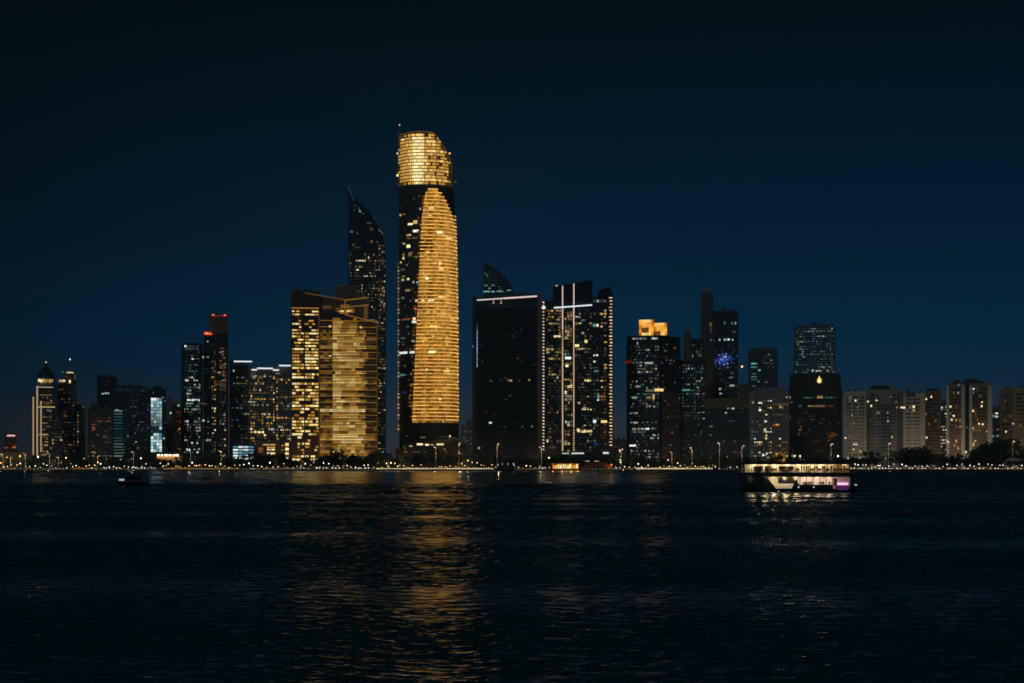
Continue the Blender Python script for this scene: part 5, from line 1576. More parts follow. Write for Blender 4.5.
name_row([(o, px) for o, px, w in fl], 'short lamp', 'at the foot of')


def globe_proto(mat, twin, h=3.4):
    r = .5 if twin else .36
    e = empty('twin_globe_lamp' if twin else 'globe_lamp')
    mb = MB(); mb.lathe([(.22, 0), (.2, .3), (.08, .4), (.07, h - r)], 'metal_grey', 0, 0, 8)
    if twin:
        mb.tube([(-1.3, 0, h - r), (0, 0, h - r - .35), (1.3, 0, h - r)], .06, 'metal_grey')
    mb.build('pole', e)
    for sx in ((-1.3, 1.3) if twin else (0,)):
        mb = MB(); mb.lathe([(.05, h - r), (r * .8, h - r * .6), (r, h), (r * .8, h + r * .6), (.05, h + r)], mat, sx, 0, 10); mb.build('globe', e)
    return e


GP = {}
single, twins = [], []


def globe(px, mat, twin, Y, h):
    key = (mat, twin)
    if key not in GP:
        GP[key] = globe_proto(mat, twin); o = GP[key]
    else:
        o = copy_tree(GP[key])
    o.location = ((px - CX) * Y / F, Y, ZG + .1)
    o.rotation_euler = (0, 0, R.uniform(-.2, .2))
    o.scale = (1, 1, h / 3.4)
    tag(o, None, 'promenade lamp', 'twin globe lamps on the promenade' if twin else 'globe lamps on the promenade')
    (twins if twin else single).append((o, px))


for px in (853, 861, 870.5, 881, 886.5, 899.2, 911.3, 924, 937.5, 951.6, 966.3, 981, 996.2, 1010, 1019.5):
    globe(px + R.uniform(-.6, .6), 'globe_pair', True, 1121.6 + R.uniform(0, 1), .95)
for px in (286, 302, 318, 325, 334, 341, 357, 367, 108, 118, 134, 143, 150, 541, 618, 640):
    globe(px, 'globe_cool', True, 1122, 1.3)
px = 1.0
while px < 716:
    if 550 < px < 612 or 498 < px < 514:
        px += 4
        continue
    lit_zone = 376 < px < 496 or 160 < px < 242 or 636 < px < 714 or 70 < px < 98 or px < 18
    globe(px, R.choice(('globe', 'globe_orange', 'globe_orange')) if lit_zone else R.choice(('globe', 'globe_cool', 'globe')), False, R.uniform(1123, 1134), R.choice((1.2, 1.6, 2.2, 3.0, 3.4, 5.0)) * R.uniform(.85, 1.15))
    px += R.uniform(1.9, 4.2) if lit_zone else R.uniform(2.8, 6)
for px in (730, 737, 855, 858, 863, 866, 872, 875, 878, 880, 883, 889, 894, 902, 906, 915, 922, 927, 929, 934, 943, 947, 957, 962, 970, 974, 979, 984, 988, 992, 1000, 1003, 1006, 1013, 1016, 1022):
    globe(px, R.choice(('globe_cool', 'globe')), False, R.uniform(1124, 1132), R.uniform(1.6, 4.5))
name_row(single, 'small globe lamp', 'before')
name_row(twins, 'twin globe lamp', 'before')


# hedges and small lights added to give a brown glow behind the promenade
def hedge(x0, x1, ref, h=1.5):
    r = random.Random(int(x0))
    Y = 1135.6
    X0, X1 = (x0 - CX) * Y / F, (x1 - CX) * Y / F
    e = empty('hedge', ((X0 + X1) / 2, Y, ZG), 0, 'low added hedge lit warm from below ' + ref, 'hedge')
    mb = MB()
    W = (X1 - X0) / 2
    for _ in range(int((X1 - X0) * 26)):
        p = Vector((r.uniform(-W, W), r.uniform(-.7, .7), r.uniform(0, h)))
        u = Vector((r.gauss(0, 1), r.gauss(0, 1), r.gauss(0, 1))).normalized(); v = u.orthogonal()
        q = r.uniform(.15, .35)
        mb.poly([p - u * q, p - v * q * .7, p + u * q, p + v * q * .7], 'leaf_olive')
    mb.build('foliage', e)
    mb = MB()
    for k in range(max(2, int(W / 2))):
        xx = -W + (k + .5) * 2 * W / max(2, int(W / 2))
        mb.tube([(xx, 0, -.1), (xx, 0, h * .7)], .06, 'bark', 5)
    mb.build('stem', e)
    n = max(2, int((x1 - x0) / 12))
    for k in range(n):
        point_light('ground_lamp', (-W + (k + .5) * 2 * W / n, -2.4, .5), 60 * r.uniform(.5, 1.3), (255, 170, 84), e, .2)  # added lights without a lamp body, warming the hedge


hedge(378, 494, 'along the bright quay before the gold tower')
hedge(638, 712, 'along the bright quay before the lantern-topped tower')
hedge(164, 240, 'along the quay before the dark twin towers')
hedge(74, 97, 'before the orange-windowed low block')
hedge(-6, 17, 'at the far left of the quay')


# ------------------------------------------------------------------ cars on the corniche
def car_proto(mat):
    e = empty('parked_car')
    mb = MB()
    side = [(-2.2, .35), (2.15, .35), (2.2, .75), (1.9, .92), (1.0, 1.0), (.45, 1.42), (-1.1, 1.46), (-1.85, 1.0), (-2.2, .95)]
    mb.prism_xz(side, -.85, .85, mat)
    mb.build('body', e)
    mb = MB()
    for y0, y1 in ((-.87, -.84), (.84, .87)):
        mb.prism_xz([(-1.55, 1.0), (.78, 1.0), (.4, 1.36), (-1.05, 1.39)], y0, y1, 'pane_dark')
    mb.build('window', e)
    for x in (-1.35, 1.4):
        for y in (-.78, .78):
            mb = MB(); mb.loft([[(x + .33 * math.cos(t), y + dy, .33 + .33 * math.sin(t)) for t in [2 * PI * i / 12 for i in range(12)]] for dy in (-.1, .1)], 'rubber'); mb.build('wheel', e)
    for y in (-.62, .62):
        mb = MB(); mb.box(2.16, 2.26, y - .18, y + .18, .6, .8, 'headlight'); mb.build('headlight', e)
        mb = MB(); mb.box(-2.26, -2.18, y - .18, y + .18, .72, .9, 'taillight'); mb.build('taillight', e)
    return e


CARS = {}
cars = []
names = {'car_white': 'white', 'car_silver': 'silver', 'car_black': 'black', 'car_red': 'red', 'car_grey': 'grey'}
px = 6.0
while px < 1020:
    if not (550 < px < 612 or 735 < px < 850):
        mat = R.choice(list(names))
        if mat not in CARS:
            CARS[mat] = car_proto(mat); o = CARS[mat]
        else:
            o = copy_tree(CARS[mat])
        Y = R.choice((1139.0, 1147.0, 1155.5))
        o.location = ((px - CX) * Y / F, Y, ZG - .02)
        o.rotation_euler = (0, 0, R.choice((-PI / 2 + .25, -PI / 2 - .3, .12, PI - .12, -.7, -2.3)))
        tag(o, None, 'car', 'cars along the corniche road')
        cars.append((o, px, names[mat]))
    px += R.uniform(14, 30)
name_row([(o, p) for o, p, c in cars], 'car', 'on the road before')


# ------------------------------------------------------------------ small waterfront buildings
def waterfront():
    b = Bld('cafe', 'low waterfront cafe with a row of glowing orange openings', 552, 580, 1127, 'the orange cafe', cat='cafe')
    mb = MB(); mb.box(b.x(552), b.x(579), 3, 7, 0, 4.6, 'tan_render'); mb.build('wall', b.e)
    mb = MB(); mb.box(b.x(551), b.x(580), -1, 8, 4.6, 5.0, 'roof_dark'); mb.build('roof', b.e)
    rr = random.Random(4)
    for i in range(11):
        x0 = 553.2 + i * 2.3
        mb = MB(); mb.box(b.x(x0), b.x(x0 + rr.uniform(1.3, 2.1)), 2.7, 3.1, .9, rr.uniform(3.2, 4.4), rr.choice(('gold_bright', 'orange', 'warm_bright', 'gold'))); mb.build('window', b.e)
        mb = MB(); mb.box(b.x(x0 - .3), b.x(x0 - .15), -.6, -.4, 0, 4.6, 'bark'); mb.build('post', b.e)
    point_light('lamp', (0, -.5, 3.6), 120, (255, 170, 80), b.e)
    for px, wt in ((553, 700), (562, 900), (571, 900), (578, 500)):  # unseen lights added so the cafe throws orange streaks on the water
        point_light('lamp', (b.x(px), -2.2, 3.9), wt, (255, 140, 52), b.e, .6)
    b = Bld('event_tent', 'dark round-backed tent roof with two white lamps beside the orange cafe', 581, 613, 1130, 'the dark tent', cat='tent')
    mb = MB()
    X0, X1 = b.x(581), b.x(613)
    arc = [(X0 + (X1 - X0) * i / 14, 1.2 + 5.2 * math.sin(PI * i / 14) ** .7) for i in range(15)]
    mb.prism_xz([(X1, 0), ] + arc[::-1] + [(X0, 0)], 0, 9, 'roof_dark'); mb.build('canopy', b.e)
    for px in (587.5, 596.6):
        mb = MB(); mb.box(b.x(px - 2.2), b.x(px + 2.2), 2, 3, 6.5, 7.1, 'strip_cream'); mb.build('lamp', b.e)
        mb = MB(); mb.box(b.x(px) - .1, b.x(px) + .1, 2.4, 2.6, 5.4, 6.5, 'metal_grey'); mb.build('post', b.e)
    mb = MB(); mb.tube([(b.x(611.5), -1.6, 0), (b.x(611.5), -1.6, 4.0)], .1, 'metal_grey'); mb.box(b.x(611.5) - .35, b.x(611.5) + .35, -1.9, -1.4, 4.0, 4.4, 'globe_orange'); mb.build('floodlight', b.e)
    point_light('lamp', (b.x(611.5), -2.8, 4.2), 1500, (255, 120, 44), b.e, .6)
    b = Bld('pavilion', 'domed garden pavilion glowing amber just above the ferry', 760, 790, 1180, 'the amber domed pavilion')
    mb = MB(); mb.box(b.x(760), b.x(789), 0, 10, 0, b.z(458), 'tan_render'); mb.build('wall', b.e)
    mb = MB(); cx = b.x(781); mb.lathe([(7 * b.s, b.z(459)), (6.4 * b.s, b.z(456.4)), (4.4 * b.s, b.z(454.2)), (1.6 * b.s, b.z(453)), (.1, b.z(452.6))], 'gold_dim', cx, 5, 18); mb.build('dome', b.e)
    for px, py, w, h, m in ((776.6, 455, 2, 4, 'gold'), (774, 457, 3, 3, 'gold_dim'), (783, 461, 10, 1.6, 'gold_dim'), (781.4, 459.4, 12, 1.2, 'gold'), (765, 455.6, 2, 2.4, 'cool'), (768.6, 457.4, 3, 1.2, 'warm'), (767, 453.6, 1.6, 1.6, 'cool_bright'), (763, 455, 1.4, 2.4, 'cool_bright'), (770, 452.4, 1.4, 1.4, 'warm'), (764.5, 460, 3, 1, 'warm_dim')):
        b.win(px, py, w, h, m, y=-.3)
    b.finish()
    b = Bld('pavilion', 'small lit terrace pavilion behind the ferry with a string of warm lamps', 790, 806, 1185, 'the small terrace pavilion')
    mb = MB(); mb.box(b.x(791), b.x(805), 0, 8, 0, b.z(458), 'tan_render'); mb.build('wall', b.e)
    mb = MB(); mb.box(b.x(790), b.x(806), -1, 9, b.z(455), b.z(453.6), 'roof_dark'); mb.build('roof', b.e)
    for px, m in ((792, 'warm'), (794, 'cool_bright'), (796, 'warm_bright'), (799, 'gold'), (801, 'orange'), (803.4, 'gold')):
        b.win(px, 456 + (px % 2) * .8, 1.6, 1.8, m, y=-1.1)
    b.finish()
    b = Bld('gateway_canopy', 'curved beige canopy on a bent arm under the street lamp at far right', 1004, 1024, 1140, 'the curved beige canopy', cat='canopy')
    mb = MB(); s = b.s
    pts = [(b.x(1005), 0, 0), (b.x(1005), 0, 4.6), (b.x(1005.6), 0, 6.4), (b.x(1007), 0, 7.6), (b.x(1009), 0, 8.2), (b.x(1018), 0, 8.2)]
    mb.tube(pts, [.45, .4, .4, .4, .4, .3], 'pale_render', 8); mb.build('post', b.e)
    mb = MB(); mb.lathe([(.3, 8.0), (5.0, 7.2), (6.2, 7.7), (5.6, 8.5), (3, 9.0), (.2, 9.1)], 'pale_render', b.x(1014.4), 0, 20); mb.build('roof', b.e)
    point_light('lamp', (b.x(1014), -3, 3.4), 160, (255, 230, 170), b.e)


waterfront()


# ------------------------------------------------------------------ people on the ferry: one continuous skinned body each
def person_mesh(seed, cloth):
    r = random.Random(seed)
    sw = r.uniform(-.1, .1)
    J = {'pelvis': (0, 0, .95), 'waist': (0, 0, 1.1), 'chest': (0, -.01, 1.32), 'neck': (0, 0, 1.5), 'chin': (0, -.02, 1.57), 'crown': (0, 0, 1.72),
         'lhip': (.1, 0, .9), 'lknee': (.11, -.02, .5), 'lank': (.11, .02, .09), 'ltoe': (.12, -.16, .04),
         'rhip': (-.1, 0, .9), 'rknee': (-.11, -.02, .5), 'rank': (-.11, .02, .09), 'rtoe': (-.12, -.16, .04),
         'lsh': (.19, 0, 1.42), 'lelb': (.26, .02 + sw, 1.13), 'lwri': (.24, -.14 + sw, .92), 'lhand': (.23, -.2 + sw, .84),
         'rsh': (-.19, 0, 1.42), 'relb': (-.26, .02, 1.13), 'rwri': (-.22, -.18, 1.0), 'rhand': (-.18, -.26, .98)}
    E = [('pelvis', 'waist'), ('waist', 'chest'), ('chest', 'neck'), ('neck', 'chin'), ('chin', 'crown'), ('pelvis', 'lhip'), ('lhip', 'lknee'), ('lknee', 'lank'), ('lank', 'ltoe'), ('pelvis', 'rhip'), ('rhip', 'rknee'), ('rknee', 'rank'), ('rank', 'rtoe'), ('chest', 'lsh'), ('lsh', 'lelb'), ('lelb', 'lwri'), ('lwri', 'lhand'), ('chest', 'rsh'), ('rsh', 'relb'), ('relb', 'rwri'), ('rwri', 'rhand')]
    rad = {'pelvis': .15, 'waist': .13, 'chest': .16, 'neck': .06, 'chin': .085, 'crown': .08, 'lhip': .1, 'rhip': .1, 'lknee': .065, 'rknee': .065, 'lank': .045, 'rank': .045, 'ltoe': .04, 'rtoe': .04, 'lsh': .075, 'rsh': .075, 'lelb': .048, 'relb': .048, 'lwri': .035, 'rwri': .035, 'lhand': .038, 'rhand': .038}
    key = list(J)
    me = bpy.data.meshes.new('person')
    me.from_pydata([J[k] for k in key], [(key.index(a), key.index(c)) for a, c in E], [])
    o = bpy.data.objects.new('person_tmp', me)
    COL.objects.link(o)
    o.modifiers.new('s', 'SKIN')
    for i, k in enumerate(key):
        v = me.skin_vertices[0].data[i]
        v.radius = (rad[k], rad[k] * (.72 if k in ('chest', 'waist', 'pelvis') else 1))
        v.use_root = i == 0
    o.modifiers.new('d', 'SUBSURF').levels = 1
    dg = bpy.context.evaluated_depsgraph_get()
    out = bpy.data.meshes.new_from_object(o.evaluated_get(dg))
    bpy.data.objects.remove(o)
    bpy.data.meshes.remove(me)
    out.name = 'person'
    out.materials.clear()
    for m in (cloth, 'skin', 'cloth_dark'):
        out.materials.append(MATS[m])
    for p in out.polygons:
        c = p.center
        p.material_index = 1 if (1.5 < c.z < 1.66 or (abs(c.x) > .14 and c.z < 1.02 and c.y < -.1)) else 2 if (c.z >= 1.66 or c.z < .9) else 0
        p.use_smooth = True
    return out


# ------------------------------------------------------------------ ferry
def ferry():
    D = 319.0
    s = D / F
    xm = 798.0
    X = (xm - CX) * s
    a = -math.atan2(X, D)
    s2 = s * math.cos(a)
    e = empty('ferry', (X, D, 0), a, 'double-deck dark ferry with lit cream decks and a purple glow at its stern', 'ferry')
    x = lambda px: (px - xm) * s2
    z = lambda py: (494 - py) * s
    dep = 7.2
    # hull with a raised bow on the left
    mb = MB()
    def hull_ring(t):                              # t: 0 keel .. 1 sheer
        w = .55 + .45 * t
        n = 12
        pts = []
        L0, L1 = x(746 - 8 * t), x(853 + 4 * t)
        for i in range(n + 1):
            q = i / n
            pts.append((L0 + (L1 - L0) * q, dep / 2 - dep / 2 * w * min(1, (q * 5.5) ** .6), 0))
        for i in range(n, -1, -1):
            q = i / n
            pts.append((L0 + (L1 - L0) * q, dep / 2 + dep / 2 * w * min(1, (q * 5.5) ** .6) + .001, 0))
        return pts
    rings = []
    for t, zz in ((0, -.7), (.5, .2), (.8, .7), (1, z(488.6))):
        rings.append([(p[0], p[1], zz) for p in hull_ring(t)])
    mb.loft(rings, 'hull_navy')
    mb.box(x(744), x(852), -.1, .02, .35, .5, 'rubber')
    mb.build('hull', e)
    # side bulwarks between the openings
    mb = MB()
    mb.prism_xz([(x(p), z(q)) for p, q in ((744, 488.6), (776, 488.6), (767, 477.2), (738, 476.8))], .35, .6, 'hull_navy')
    mb.prism_xz([(x(p), z(q)) for p, q in ((791.5, 488.6), (833, 488.6), (833, 484.6), (799, 484.6), (796, 480))], 0, .25, 'hull_navy')
    mb.prism_xz([(x(p), z(q)) for p, q in ((848.5, 488.6), (857, 488.6), (859, 485.4), (848.5, 485.4))], 0, .25, 'hull_navy')
    mb.build('bulwark', e)
    mb = MB(); mb.box(x(748), x(852), .9, dep - .9, z(488.6) - .02, z(488.6) + .05, 'deck_white'); mb.build('lower_deck', e)
    mb = MB(); mb.box(x(745.5), x(850), -.16, -.1, .06, .34, 'deck_white'); mb.build('waterline_strip', e)  # pale strip added for a bright line along the waterline
    for px in (750, 768, 786, 806, 824, 842):  # downlights added to brighten the pale waterline strip
        mb = MB(); mb.box(x(px) - .15, x(px) + .15, -.5, -.2, z(476.9) - .12, z(476.9), 'warm_dim'); lp = mb.build('deck_lamp', e)
        point_light('glow', (x(px), -.9, z(476.9) - .4), 12, (255, 226, 178), lp, .5)
    mb = MB(); mb.box(x(764), x(850), 2.4, 2.55, z(488.5), z(476.8), 'deck_white'); cab = mb.build('lower_cabin', e)
    mb = MB(); mb.box(x(778), x(797), 1.5, 2.3, z(483.4), z(477.6), 'pane_dark'); mb.build('window', cab)
    for px in (800, 806.5, 813, 819.5, 826, 832.5):
        mb = MB(); mb.box(x(px) - .08, x(px) + .08, .02, .18, z(484.6), z(477), 'deck_white' if px < 802 else 'hull_navy'); mb.build('post', e)
    # pale panel low in the trapezoid opening
    mb = MB(); mb.prism_xz([(x(p), z(q)) for p, q in ((776.4, 488.4), (790.8, 488.4), (794, 483.8), (773.4, 483.8))], 1.0, 1.15, 'deck_white'); mb.build('side_panel', e)
    # magenta lit stern bay
    mb = MB(); mb.box(x(836.5), x(848), .9, 1.1, z(485), z(482.4), 'magenta'); st = mb.build('stern_screen', e)
    mb = MB(); mb.prism_xz([(x(p), z(q)) for p, q in ((833.2, 485.2), (848.4, 485.2), (847.6, 490), (837, 490))], -.12, .3, 'purple'); mb.build('stern_glow_panel', e)  # purple light on the hull, put in as a glowing panel
    mb = MB(); mb.box(x(833.4), x(837), .6, .8, z(485), z(478.4), 'cloth_red'); mb.build('banner', e)
    # upper deck slab, its walls, roof
    mb = MB(); mb.prism_xz([(x(p), z(q)) for p, q in ((738, 476.9), (858, 476.9), (858.6, 472.4), (736, 472.4))], -.1, dep + .1, 'hull_navy'); mb.build('upper_deck', e)
    mb = MB(); mb.box(x(741), x(851), -.25, dep + .25, z(464.4), z(462.6), 'hull_navy'); mb.box(x(745), x(846), .5, dep - .5, z(462.6), z(461.8), 'hull_navy'); mb.build('roof', e)
    mb = MB(); mb.box(x(744), x(831), 2.2, 2.35, z(472.4), z(464.4), 'deck_white'); up = mb.build('upper_cabin', e)
    mb = MB(); mb.box(x(831.2), x(850), 2.2, 2.35, z(472.4), z(464.4), 'tan_render'); mb.build('aft_screen', e)
    for a_, c_, y0, y1 in ((753, 762, 466.4, 470), (764.4, 768.6, 466, 470.4), (778.5, 793.6, 466.2, 469.4)):
        mb = MB(); mb.box(x(a_), x(c_), 1.4, 2.1, z(y1), z(y0), 'pane_dark'); mb.build('window', up)
    for px in (742, 748.4, 751.5, 762.6, 769.5, 776.4, 795.5, 810.4, 827, 834, 841, 849):
        mb = MB(); mb.box(x(px) - .09, x(px) + .09, -.05, .12, z(472.4), z(464.4), 'deck_white' if px < 800 else 'cloth_brown'); mb.build('post', e)
    mb = MB()
    for zz in (z(471.2), z(470.2)):
        mb.tube([(x(740), -.12, zz), (x(852), -.12, zz)], .02, 'rail_steel')
    mb.build('railing', e)
    for px in (771, 774.6, 786, 797.5, 812, 819.4, 827.6, 835.4, 841, 847):     # seats along the open deck
        mb = MB(); c = x(px)
        mb.box(c - .45, c + .45, .9, 1.35, z(472.4) + .38, z(472.4) + .46, 'cloth_brown'); mb.box(c - .45, c + .45, 1.33, 1.4, z(472.4) + .46, z(472.4) + .95, 'cloth_brown')
        for q in (-.38, .38):
            mb.box(c + q - .03, c + q + .03, .95, 1.3, z(472.4), z(472.4) + .38, 'cloth_dark')
        mb.build('seat', e)
    for px in (766, 808, 846):                                                   # life rings on the rail
        mb = MB(); c = x(px); rings = []
        for i in range(17):
            t = 2 * PI * i / 16
            rings.append((c + .3 * math.cos(t), -.2, z(471) + .3 * math.sin(t)))
        mb.tube(rings, .07, 'car_red', 6); mb.build('life_ring', e)
    mb = MB(); mb.tube([(x(752), dep / 2, z(462.6)), (x(752), dep / 2, z(456))], [.07, .04], 'rail_steel'); mb.box(x(752) - .6, x(752) + .6, dep / 2 - .05, dep / 2 + .05, z(458.4), z(458), 'rail_steel'); mb.build('mast', e)
    mb = MB()
    for q in range(5):
        mb.tube([(x(738 + q * 1.6), .5, z(472.4)), (x(738 + q * 1.6), .5, z(468.6))], .025, 'rail_steel')
    mb.tube([(x(737.5), .5, z(468.6)), (x(745), .5, z(468.6))], .025, 'rail_steel'); mb.build('bow_rail', e)
    for px in (769.8, 797.2, 809, 825):                                           # doors and panels of the cabin
        mb = MB(); mb.box(x(px) - .42, x(px) + .42, 2.12, 2.19, z(472.3), z(466), 'tan_render'); mb.box(x(px) + .25, x(px) + .32, 2.06, 2.12, z(469.6), z(469), 'rail_steel'); mb.build('door', up)
    # ceiling lamps: mesh tubes that shine on the cabin walls
    for (x0, x1), yy, n in (((747, 850), 464.4, 9), ((768, 834), 476.9, 6)):
        for i in range(n):
            px = x0 + (x1 - x0) * (i + .5) / n
            mb = MB(); mb.box(x(px) - .5, x(px) + .5, 1.0, 1.3, z(yy) - .12, z(yy) - .04, 'ceiling_lamp_glow'); lp = mb.build('ceiling_lamp', e)
            point_light('glow', (x(px), 1.2 if yy < 470 or px > 800 else .3, z(yy) - .3), (160 if px < 830 else 75) if yy < 470 else (190 if px < 800 else 105), (255, 226, 172) if px < 800 or yy < 470 else (255, 214, 196), lp, .45)
    mb = MB(); mb.box(x(855) - .15, x(855) + .35, .2, .5, z(485.2), z(484), 'globe_cool'); mb.build('stern_lamp', e)
    point_light('glow', (x(842), -.3, z(488)), 1.2, (230, 90, 220), st, .1)
    for px, py, m in ((798.6, 487, 'cool_bright'), (813.8, 487, 'cool_bright'), (778.4, 491.4, 'cool'), (788, 491.6, 'cool_dim')):
        mb = MB(); mb.box(x(px) - .13, x(px) + .13, -.2, .05, z(py) - .12, z(py) + .12, m); mb.build('side_lamp', e)
    # people
    cl = ['cloth_dark', 'cloth_brown', 'cloth_red', 'cloth_white']
    pm = [person_mesh(i, cl[i]) for i in range(4)]
    M = Matrix.Translation((X, D, 0)) @ Matrix.Rotation(a, 4, 'Z')
    word = {0: 'dark clothes', 1: 'brown top', 2: 'red top', 3: 'white top'}
    where = {'u': 'on the lit upper ferry deck', 'l': 'on the lit lower ferry deck'}
    spots = [('u', 757, 0, .35), ('u', 760.4, 0, .5), ('u', 801.5, 1, .3), ('u', 804.2, 0, .4), ('u', 806.6, 0, .5), ('u', 808.8, 1, .3), ('u', 814.8, 0, .4), ('u', 816.8, 0, .3), ('u', 822.4, 1, .4), ('u', 824.2, 0, .5), ('u', 831, 0, .3), ('u', 838, 1, .4), ('u', 844, 2, .3),
             ('l', 804, 0, .5), ('l', 806, 0, .7), ('l', 808.6, 2, .5), ('l', 811, 1, .6), ('l', 821, 0, .5), ('l', 823, 0, .7), ('l', 829.4, 1, .6), ('l', 834.6, 2, .4)]
    count = {}
    for dk, px, k, y in spots:
        zz = z(472.4) if dk == 'u' else z(488.6) + .05
        o = bpy.data.objects.new('person', pm[k])
        COL.objects.link(o)
        o.matrix_world = M @ Matrix.Translation((x(px), y, zz)) @ Matrix.Rotation(R.uniform(-1.2, 1.2), 4, 'Z') @ Matrix.Scale(1.0, 4)
        n = sum(1 for q in spots if q[0] == dk and q[2] == k)
        i = count.get((dk, k), 0); count[(dk, k)] = i + 1
        pre = f'{ORD[i]} person from the left in {word[k]} ' if n > 1 else f'standing person in {word[k]} '
        tag(o, pre + where[dk], 'person', 'passengers on the ferry')


ferry()


def small_boats():
    # dark motor boat on the left
    D = 414.0
    s = D / F
    X = (134 - CX) * s
    e = empty('motor_boat', (X, D, 0), .15, 'small unlit motor boat with one pale window on dark water at left', 'boat')
    e.scale = (1.12, 1.12, 1.5)
    x = lambda px: (px - 134) * s
    z = lambda py: (486.7 - py) * s
    mb = MB(); r0 = [(x(120), 1.2, -.4), (x(146), .3, -.4), (x(146), 2.1, -.4)]
    rings = []
    for t, zz in ((0, -.4), (.5, .2), (1, .85)):
        L0, L1 = x(121 - 3 * t), x(146 + t)
        w = .5 + .5 * t
        rings.append([(L0, 1.2, zz), (L0 + 1.2, 1.2 - .8 * w, zz), (L0 + 3, 1.2 - 1.15 * w, zz), (L1, 1.2 - 1.1 * w, zz), (L1, 1.2 + 1.1 * w, zz), (L0 + 3, 1.2 + 1.15 * w, zz), (L0 + 1.2, 1.2 + .8 * w, zz)])
    mb.loft(rings, 'hull_navy'); mb.build('hull', e)
    mb = MB(); mb.prism_xz([(x(125), .85), (x(142), .85), (x(141), z(478.6)), (x(129.5), z(478.6))], .4, 2.0, 'dark_cladding'); cab = mb.build('cabin', e)
    mb = MB(); mb.box(x(126), x(140), .34, .41, z(482), z(480), 'pane_dark'); mb.build('window', cab)
    mb = MB(); mb.box(x(130), x(143), .2, 2.2, z(478.5), z(477.9), 'hull_navy'); mb.build('roof', e)
    mb = MB(); mb.box(x(121), x(125.4), .1, .4, z(482.7), z(481.5), 'cool'); mb.build('lit_window', e)
    mb = MB(); mb.tube([(x(136), 1.2, z(478)), (x(136), 1.2, z(474))], .04, 'rail_steel'); mb.build('mast', e)
    # dark launch moored by the sea wall
    D = 1085.0
    s = D / F
    e = empty('moored_launch', ((506 - CX) * s, D, 0), 0, 'dark moored launch with three small white lamps against the seawall', 'boat')
    x = lambda px: (px - 506) * s
    mb = MB(); rings = []
    for t, zz in ((0, -.6), (.6, .8), (1, 2.0)):
        L0, L1 = x(498 - t), x(513 + 1.5 * t)
        rings.append([(L0, .6, zz), (L0, 3.4, zz), (L1 - 3, 4, zz), (L1, 2, zz), (L1 - 3, 0, zz)])
    mb.loft(rings, 'hull_navy'); mb.build('hull', e)
    mb = MB(); mb.box(x(499.6), x(511), .8, 3.2, 2.0, 4.4, 'dark_cladding'); mb.build('cabin', e)
    mb = MB(); mb.box(x(498.8), x(512), .5, 3.5, 4.4, 4.7, 'hull_navy'); mb.build('roof', e)
    for px in (502, 508, 514):
        mb = MB(); mb.tube([(x(px) * .93, 1, 4.6), (x(px) * .93, 1, 5.4)], .05, 'rail_steel'); p = mb.build('lamp_post', e)
        mb = MB(); mb.lathe([(.05, 5.4), (.35, 5.6), (.35, 6), (.05, 6.2)], 'globe_cool', x(px) * .93, 1, 8); mb.build('lamp', p)


small_boats()

# ------------------------------------------------------------------ sky, added fill light, camera
w = bpy.data.worlds.new('World')
SC.world = w
w.use_nodes = True
n, l = w.node_tree.nodes, w.node_tree.links
n.clear()
out = n.new('ShaderNodeOutputWorld')
sky = n.new('ShaderNodeTexSky')
sky.sky_type = 'NISHITA'
sky.sun_disc = False
sky.sun_elevation = math.radians(-6)
sky.sun_rotation = math.radians(200)
bg1 = n.new('ShaderNodeBackground')
bg1.inputs['Strength'].default_value = 0.05
l.new(sky.outputs[0], bg1.inputs['Color'])
# night sky: deep blue air above the city glow, by height above the horizon
tc = n.new('ShaderNodeTexCoord')
sep = n.new('ShaderNodeSeparateXYZ')
l.new(tc.outputs['Generated'], sep.inputs[0])
mr = n.new('ShaderNodeMapRange')
mr.inputs['From Min'].default_value = 0.0
mr.inputs['From Max'].default_value = 1.0
l.new(sep.outputs['Z'], mr.inputs['Value'])
ramp = n.new('ShaderNodeValToRGB')
cr = ramp.color_ramp
stops = [(p * .34, c) for p, c in [(0.0, (42, 42, 48)), (.075, (36, 42, 52)), (.16, (14, 36, 56)), (.26, (0, 35, 60)), (.45, (1, 23, 42)), (.70, (0, 12, 25)), (.9, (0, 4, 8)), (1.0, (0, 0, 0))]] + [(.5, (0, 0, 0)), (1.0, (0, 0, 0))]
cr.elements[0].position, cr.elements[0].color = stops[0][0], (*lin(stops[0][1]), 1)
cr.elements[1].position, cr.elements[1].color = stops[-1][0], (*lin(stops[-1][1]), 1)
for p, c in stops[1:-1]:
    el = cr.elements.new(p); el.color = (*lin(c), 1)
l.new(mr.outputs[0], ramp.inputs['Fac'])
dot = n.new('ShaderNodeVectorMath'); dot.operation = 'DOT_PRODUCT'
dot.inputs[1].default_value = Vector((.16, .98, 0)).normalized()
l.new(tc.outputs['Generated'], dot.inputs[0])
az = n.new('ShaderNodeMapRange')
az.inputs['From Min'].default_value = .85; az.inputs['From Max'].default_value = .97
az.inputs['To Min'].default_value = .28; az.inputs['To Max'].default_value = 1.0
l.new(dot.outputs['Value'], az.inputs['Value'])
bg2 = n.new('ShaderNodeBackground')
l.new(ramp.outputs['Color'], bg2.inputs['Color'])
azm = n.new('ShaderNodeMath'); azm.operation = 'MULTIPLY'; azm.inputs[1].default_value = 1.35
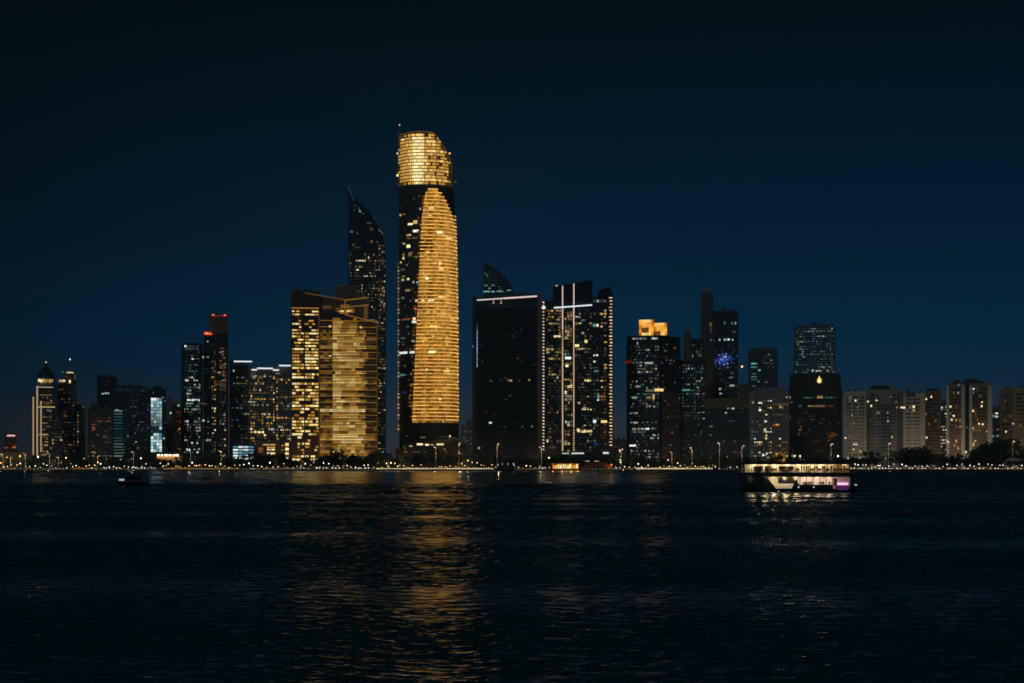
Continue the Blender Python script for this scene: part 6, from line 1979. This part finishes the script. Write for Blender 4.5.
l.new(az.outputs[0], azm.inputs[0])
l.new(azm.outputs[0], bg2.inputs['Strength'])
bg3 = n.new('ShaderNodeBackground')               # the even dark blue of the whole night sky
bg3.inputs['Color'].default_value = (*lin((1, 10, 16)), 1)
add0 = n.new('ShaderNodeAddShader')
l.new(bg3.outputs[0], add0.inputs[0])
add = n.new('ShaderNodeAddShader')
l.new(bg1.outputs[0], add0.inputs[1]); l.new(add0.outputs[0], add.inputs[0]); l.new(bg2.outputs[0], add.inputs[1])
l.new(add.outputs[0], out.inputs['Surface'])

sun = bpy.data.lights.new('fill_light', 'SUN')  # blue fill added behind the viewer to lift the blacks
sun.energy = 0.20
sun.color = (.66, .9, 1.0)
sun.angle = math.radians(8)
so = bpy.data.objects.new('fill_light', sun)
COL.objects.link(so)
so.rotation_euler = (math.radians(58), 0, math.radians(-24))

# the humid night air between the bay and the towers
def haze():
    m, n_, l_ = nodes('humid_air')
    o = n_.new('ShaderNodeOutputMaterial')
    v = n_.new('ShaderNodeVolumePrincipled')
    v.inputs['Color'].default_value = (.5, .82, 1, 1)
    v.inputs['Density'].default_value = .00015
    v.inputs['Anisotropy'].default_value = .3
    l_.new(v.outputs[0], o.inputs['Volume'])
    mb = MB(); mb.box(-4300, 4300, -500, 3000, -4.0, 420, 'humid_air')
    tag(mb.build('haze'), kind='stuff')


haze()
cam = bpy.data.cameras.new('camera')
cam.lens = F / 1024 * 36
cam.sensor_width = 36
cam.shift_y = (HY - 341.5) / 1024
cam.clip_start = .5
cam.clip_end = 40000
co = bpy.data.objects.new('camera', cam)
COL.objects.link(co)
co.location = (0, 0, CZ)
co.rotation_euler = (PI / 2, 0, 0)
SC.camera = co

vs = SC.view_settings
vs.view_transform = 'Standard'
vs.look = 'None'
vs.exposure = 0
vs.gamma = 1
vs.use_curve_mapping = False
SC.cycles.max_bounces = 5
SC.cycles.diffuse_bounces = 2
SC.cycles.glossy_bounces = 3
SC.cycles.filter_width = 1.7
SC.cycles.sample_clamp_indirect = 4
